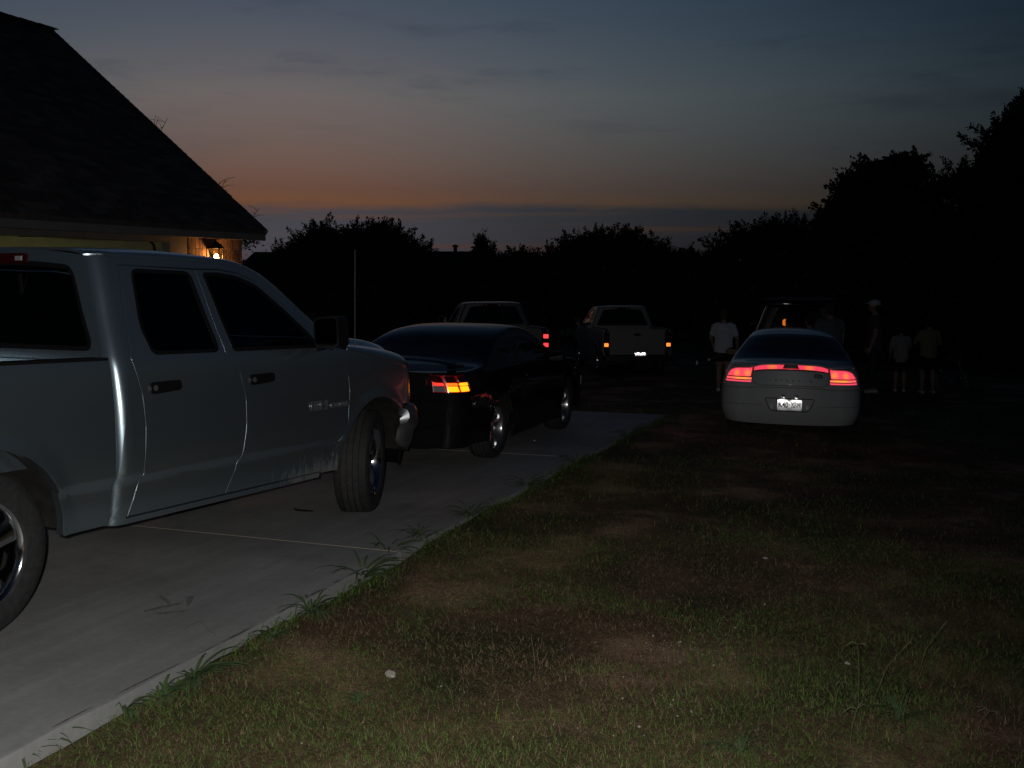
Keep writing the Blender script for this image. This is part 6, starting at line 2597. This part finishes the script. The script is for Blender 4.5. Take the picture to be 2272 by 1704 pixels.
# ------------------------------------------------------------------ lawn
def grass_mat(name, c1, c2, rough=.7):
    m = bpy.data.materials.new(name)
    t = nodes_of(m)
    b = t.nodes['Principled BSDF']
    b.inputs['Roughness'].default_value = rough
    b.inputs['Specular IOR Level'].default_value = .25
    a = t.nodes.new('ShaderNodeAttribute')
    a.attribute_name = 'tint'
    x = t.nodes.new('ShaderNodeMix')
    x.data_type = 'RGBA'
    x.inputs[6].default_value = (*c1, 1)
    x.inputs[7].default_value = (*c2, 1)
    t.links.new(a.outputs['Fac'], x.inputs[0])
    t.links.new(x.outputs[2], b.inputs['Base Color'])
    return m


M_GRASS = grass_mat('green_blades', (.085, .165, .028), (.19, .29, .07))
M_STRAW = grass_mat('dry_blades', (.20, .125, .065), (.46, .33, .20))


def vnoise(x, y, seed, sc):
    """smooth value noise, arrays"""
    x, y = x * sc + seed * 17.3, y * sc + seed * 9.1
    xi, yi = np.floor(x).astype(int), np.floor(y).astype(int)
    fx, fy = x - xi, y - yi
    fx, fy = fx * fx * (3 - 2 * fx), fy * fy * (3 - 2 * fy)

    def hsh(a, b):
        n = (a * 374761393 + b * 668265263 + seed * 1274126177) & 0x7fffffff
        n = ((n ^ (n >> 13)) * 1274126177) & 0x7fffffff
        return (n & 0xffff) / 65535.0
    return (hsh(xi, yi) * (1 - fx) + hsh(xi + 1, yi) * fx) * (1 - fy) + (hsh(xi, yi + 1) * (1 - fx) + hsh(xi + 1, yi + 1) * fx) * fy


GZ = np.vectorize(ground_z)


def blades(name, n_list, height, width, flat, m, seed, green, label):
    """n_list: (y0, y1, per square metre) bands of the lawn"""
    rng = np.random.default_rng(seed)
    X, Y, SCL = [], [], []
    for (y0, y1, den, scl) in n_list:
        x_lo, x_hi = -3.2, .58 * y1 + 1.2
        n = int((y1 - y0) * (x_hi - x_lo) * den)
        x = rng.uniform(x_lo, x_hi, n)
        y = rng.uniform(y0, y1, n)
        k = (np.abs(x) < .56 * y + .7)
        x, y = x[k], y[k]
        e = (x - EDGE0.x) * DR.x + (y - EDGE0.y) * DR.y
        s = (x - EDGE0.x) * DU.x + (y - EDGE0.y) * DU.y
        k = (e > .015) | (s > END_S + .02)
        x, y, e, s = x[k], y[k], e[k], s[k]
        patch = .55 * vnoise(x, y, 3, .9) + .30 * vnoise(x, y, 4, 2.3) + .15 * vnoise(x, y, 5, 6)
        prob = np.clip((patch - .36) / .12, .03, 1) if green else np.clip(1.15 - (patch - .3) * 1.4, .35, 1)
        k = rng.random(len(x)) < prob
        X.append(x[k])
        Y.append(y[k])
        SCL.append(np.full(k.sum(), scl))
    if green:
        # ragged fringe that leans over the edge of the slab
        nf = 5200
        s = rng.uniform(.2, END_S, nf)
        clump = vnoise(s, s * 0, 8, 1.7) * .6 + vnoise(s, s * 0, 9, 5) * .4
        keep = rng.random(nf) < np.clip((clump - .25) * 2.2, 0, 1) * np.clip((s + .3) / 3.5, .25, 1)
        s = s[keep]
        e = np.abs(rng.normal(0, .05, len(s))) + .006
        X.append(EDGE0.x + DU.x * s + DR.x * e)
        Y.append(EDGE0.y + DU.y * s + DR.y * e)
        SCL.append(rng.uniform(1.3, 4.2, len(s)))
    x, y, scl = np.concatenate(X), np.concatenate(Y), np.concatenate(SCL)
    n = len(x)
    z = GZ(x, y)
    h = height * rng.gamma(4, .25, n) * np.where(scl > 1.2, scl ** .75, 1.0)
    az = rng.uniform(0, 2 * PI, n)
    dx, dy = np.cos(az), np.sin(az)
    ln = np.clip(np.where(rng.random(n) < .65, rng.normal(.93, .06, n), rng.normal(flat, .2, n)), .05, .98)
    w = width * rng.uniform(.6, 1.3, n) * np.minimum(scl, 2.2)
    B = np.stack([x, y, z - .004], 1)
    fw = np.stack([dx, dy, np.zeros(n)], 1)
    sd = np.stack([-dy, dx, np.zeros(n)], 1)
    upv = np.array([0, 0, 1.0])
    midp = B + fw * (h * ln * .45)[:, None] + upv * (h * (1 - ln * .55) * .6)[:, None]
    tip = B + fw * (h * ln)[:, None] + upv * (h * (1 - ln) * 1.0 + .006)[:, None]
    V = np.stack([B - sd * w[:, None], B + sd * w[:, None], midp + sd * (w * .7)[:, None], midp - sd * (w * .7)[:, None], tip], 1).reshape(-1, 3)
    i = np.arange(n) * 5
    F = np.concatenate([np.stack([i, i + 1, i + 2], 1), np.stack([i, i + 2, i + 3], 1), np.stack([i + 3, i + 2, i + 4], 1)])
    me = np_mesh(name, V, F, m)
    at = me.attributes.new('tint', 'FLOAT', 'POINT')
    tn = np.clip(rng.normal(.45, .28, n), 0, 1)
    at.data.foreach_set('value', np.repeat(tn, 5).astype(np.float32))
    o = bpy.data.objects.new(name, me)
    COL.objects.link(o)
    tag(o, label, 'grass', kind='stuff')


blades('grass', [(2.9, 5, 6500, 1.0), (5, 7.5, 4200, 1.15), (7.5, 11, 900, 1.6), (11, 16, 200, 2.2), (16, 32, 30, 4.0)], .042, .0013, .82, M_GRASS, 21, True, 'short patchy green grass over the yard')
blades('dry_grass', [(2.9, 5, 5200, 1.0), (5, 7.5, 3400, 1.15), (7.5, 11, 500, 1.6), (11, 16, 120, 2.2), (16, 32, 20, 4.0)], .040, .0010, .93, M_STRAW, 22, False, 'matted dry straw between the green grass')


# ------------------------------------------------------------------ weeds along the slab, stalks, stones
M_WEED = mat('weed_leaf', (.060, .105, .040), .5, noise=(8, (.10, .15, .06), 3, .3, .7))
M_STALK = mat('stalk', (.16, .155, .075), .7)
M_STONE = mat('limestone', (.62, .57, .50), .85, noise=(30, (.45, .40, .34), 5, .3, .7), bump=(60, .6))


def gpoint(x, y):
    """where a sight line meets the lawn"""
    r = ray(x, y)
    t = EYE / (-r.z - SLOPE * r.y)
    for _ in range(12):
        p = Vector((0, 0, EYE)) + r * t
        t -= (p.z - ground_z(p.x, p.y)) / r.z
    return Vector((0, 0, EYE)) + r * t


def weed(x, y, n, L, wd, seed, label, spread=1.0, arch=1.0):
    L, wd, n = L * 1.15, wd * 1.15, int(n * 1.25)
    rnd = random.Random(seed)
    p = gpoint(x, y)
    root = empty('weed_tuft', p)
    tag(root, label, 'weed', 'weeds along the concrete edge')
    for k in range(n):
        a = rnd.uniform(0, 2 * PI)
        l = L * rnd.uniform(.55, 1.15)
        rise = rnd.uniform(.35, 1.0) / spread
        V, F = [], []
        m = 7
        o = Vector((rnd.uniform(-.02, .02), rnd.uniform(-.02, .02), 0))
        dirv = Vector((math.cos(a), math.sin(a), 0))
        sd = Vector((-dirv.y, dirv.x, 0))
        tw = rnd.uniform(-.5, .5)
        q = o.copy()
        el = math.atan2(rise, .55)
        for i in range(m + 1):
            t = i / m
            w = wd * (.45 + 1.6 * t * (1 - t) * 2) * (1 - t ** 3) * .5
            s_ = (sd * math.cos(tw * t) + Vector((0, 0, 1)) * math.sin(tw * t)) * w
            up_ = Vector((0, 0, -w * .35))
            V += [tuple(q - s_), tuple(q + up_), tuple(q + s_)]
            q = q + (dirv * math.cos(el) + Vector((0, 0, 1)) * math.sin(el)) * (l / m)
            el -= arch * rnd.uniform(.16, .34)
            if q.z < .01:
                q.z = .01
                el = max(el, .0)
        for i in range(m):
            for j in range(2):
                F.append((i * 3 + j, i * 3 + j + 1, (i + 1) * 3 + j + 1, (i + 1) * 3 + j))
        b = MB()
        b.add(V, F)
        b.obj('leaf', M_WEED, root, True, 80)


weed(800, 1290, 34, .30, .013, 1, 'largest clump of long arching grass leaves at the concrete edge, middle', 1.0, .9)
weed(860, 1240, 20, .30, .012, 2, 'grass clump beside the end of the concrete joint line')
weed(930, 1200, 22, .26, .010, 3, 'grass clump just beyond the concrete joint line')
weed(690, 1365, 30, .24, .010, 4, 'spiky dense grass clump at the edge left of the largest clump')
weed(600, 1418, 18, .17, .010, 5, 'small broad-leaved weed on the edge, between two larger clumps')
weed(430, 1505, 24, .26, .013, 6, 'sprawling broad-leaved weed with long flat leaves over the edge', 1.7, .8)
weed(360, 1545, 16, .18, .011, 7, 'small weed beside the sprawling one, touching the concrete edge', 1.3)
weed(275, 1578, 16, .19, .012, 8, 'curled broad-leaved weed leaning over the concrete edge, lower left', 1.3)
weed(92, 1655, 16, .16, .011, 9, 'small pale weed at the edge in the lower left corner')
weed(40, 1690, 22, .18, .012, 10, 'weed clump cut by the lower left corner of the picture')
weed(1040, 1150, 24, .26, .010, 11, 'dark grass clump at the edge beyond the front wheel of the truck')
weed(1170, 1085, 24, .28, .010, 12, 'dark grass clump on the edge level with the coupe rear wheel')
weed(1280, 1035, 26, .30, .010, 13, 'dark grass clump on the edge level with the coupe front wheel')
weed(1390, 975, 26, .30, .010, 14, 'farthest dark grass clump at the end of the concrete edge')
weed(2000, 1600, 34, .22, .0032, 15, 'tall loose grass tuft in the lower right of the lawn', .9, 1.0)
weed(1640, 1670, 26, .14, .0035, 16, 'short green tuft near the bottom edge right of centre')
weed(800, 1560, 14, .10, .007, 17, 'low green tuft in front of the concrete, lower middle left')


def stalk(x, y, h, lx, seed, label, heads=0):
    rnd = random.Random(seed)
    p = gpoint(x, y)
    root = empty('grass_stalk', p)
    tag(root, label, 'grass stalk', 'tall stalks in the lawn')
    b = MB()
    tip = Vector((lx, rnd.uniform(-.03, .03), h))
    mid = tip * .5 + Vector((-lx * .15, 0, .02))
    b.tube([(0, 0, -.01), tuple(mid), tuple(tip)], [.0013, .0011, .0009], 5)
    b.obj('stem', M_STALK, root)
    if heads:
        for k in range(heads):
            a = rnd.uniform(0, 2 * PI)
            e = tip + Vector((math.cos(a) * .06, math.sin(a) * .03, rnd.uniform(-.02, .02)))
            c = MB()
            c.tube([tuple(tip), tuple((tip + e) / 2 + Vector((0, 0, .014))), tuple(e)], [.0010, .0018, .0008], 5)
            c.obj('seed_head', M_STALK, root)
    else:
        c = MB()
        c.tube([tuple(mid * .3 + tip * .7), tuple(tip)], [.0017, .0012], 5)
        c.obj('seed_head', M_STALK, root)


stalk(1092, 1455, .15, .0, 1, 'upright dark stalk near the middle of the lawn')
stalk(1188, 1500, .18, -.02, 2, 'thin pale leaning stalk right of the upright dark stalk')
stalk(1905, 1575, .30, -.02, 3, 'tall straight stalk in the lower right with drooping seed heads', 4)
stalk(1935, 1560, .30, .16, 4, 'long pale stalk leaning right in the lower right')
stalk(2030, 1515, .30, .14, 5, 'rightmost long pale leaning stalk')
stalk(1850, 1590, .14, .03, 6, 'short stalk with drooping seed heads in the lower right', 4)
stalk(1885, 1660, .17, .02, 7, 'low stalk with forked seed heads near the bottom right', 4)
stalk(1712, 1640, .15, .0, 8, 'single short upright stalk near the bottom, right of centre')
stalk(2165, 1640, .12, .05, 9, 'stubby stalk with curled seed head at the right edge', 3)


def stone(x, y, r, seed, label, name='stone'):
    rnd = random.Random(seed)
    p = gpoint(x, y)
    b = MB()
    b.ball((0, 0, 0), (r, r * .7, r * .5), 10, 7)
    b.v = [(a * rnd.uniform(.75, 1.2), c * rnd.uniform(.75, 1.2), d * rnd.uniform(.75, 1.2)) for a, c, d in b.v]
    o = b.obj(name, M_STONE, None, True, 30, loc=(p.x, p.y, p.z + r * .3), rot=(0, 0, rnd.uniform(0, 6)))
    tag(o, label, 'stone')


stone(866, 1500, .034, 1, 'pale crumbled stone in the lawn below the largest weed clump')
stone(1698, 1240, .018, 2, 'dim pale stone far out in the dark right half of the lawn')
stone(1880, 1474, .018, 3, 'small pale stone near the tall stalks at the right')
stone(1418, 1614, .010, 4, 'tiny white pebble in the bare patch at bottom centre')
# pale gravel specks scattered in the bare patches
rng = np.random.default_rng(77)
V, F = [], []
cl = [(1480, 1440, 60, 22, 90), (1600, 1440, 40, 25, 50), (1500, 1565, 40, 12, 30), (1300, 1612, 60, 14, 40), (960, 1560, 30, 20, 20), (1640, 1390, 40, 40, 30), (1000, 1500, 400, 120, 60), (1500, 1550, 500, 110, 60)]
for (cx, cy, sx, sy, n) in cl:
    for _ in range(n):
        px_, py_ = cx + rng.normal() * sx, cy + rng.normal() * sy
        if py_ > 1700 or py_ < 1200:
            continue
        p = gpoint(px_, py_)
        e = (p.x - EDGE0.x) * DR.x + (p.y - EDGE0.y) * DR.y
        if e < .05:
            continue
        r = rng.gamma(2.5, .0009) + .0010
        k = len(V)
        q = rng.uniform(.6, 1.3, 6) * r
        V += [(p.x + q[0], p.y, p.z + r * .4), (p.x - q[1], p.y, p.z + r * .4), (p.x, p.y + q[2], p.z + r * .4), (p.x, p.y - q[3], p.z + r * .4), (p.x, p.y, p.z + q[4] + r * .2), (p.x, p.y, p.z - q[5] * .3)]
        F += [(k, k + 2, k + 4), (k + 2, k + 1, k + 4), (k + 1, k + 3, k + 4), (k + 3, k, k + 4), (k + 2, k, k + 5), (k + 1, k + 2, k + 5), (k + 3, k + 1, k + 5), (k, k + 3, k + 5)]
me = np_mesh('gravel', np.array(V), np.array(F), M_STONE)
o = bpy.data.objects.new('gravel', me)
COL.objects.link(o)
tag(o, 'tiny pale gravel specks scattered in the bare soil patches', 'gravel', kind='stuff')
# a glass crumb on the driveway that catches the flash
p = stain_px([(1186, 978)])[0]
b = MB()
b.ball((0, 0, .005), (.010, .008, .006), 8, 6)
o = b.obj('pebble', mat('glass_crumb', (.9, .92, .95), .1, spec=1.0), None, True, 30, loc=p)
tag(o, 'single bright pebble on the driveway right of the coupe rear wheel', 'pebble')
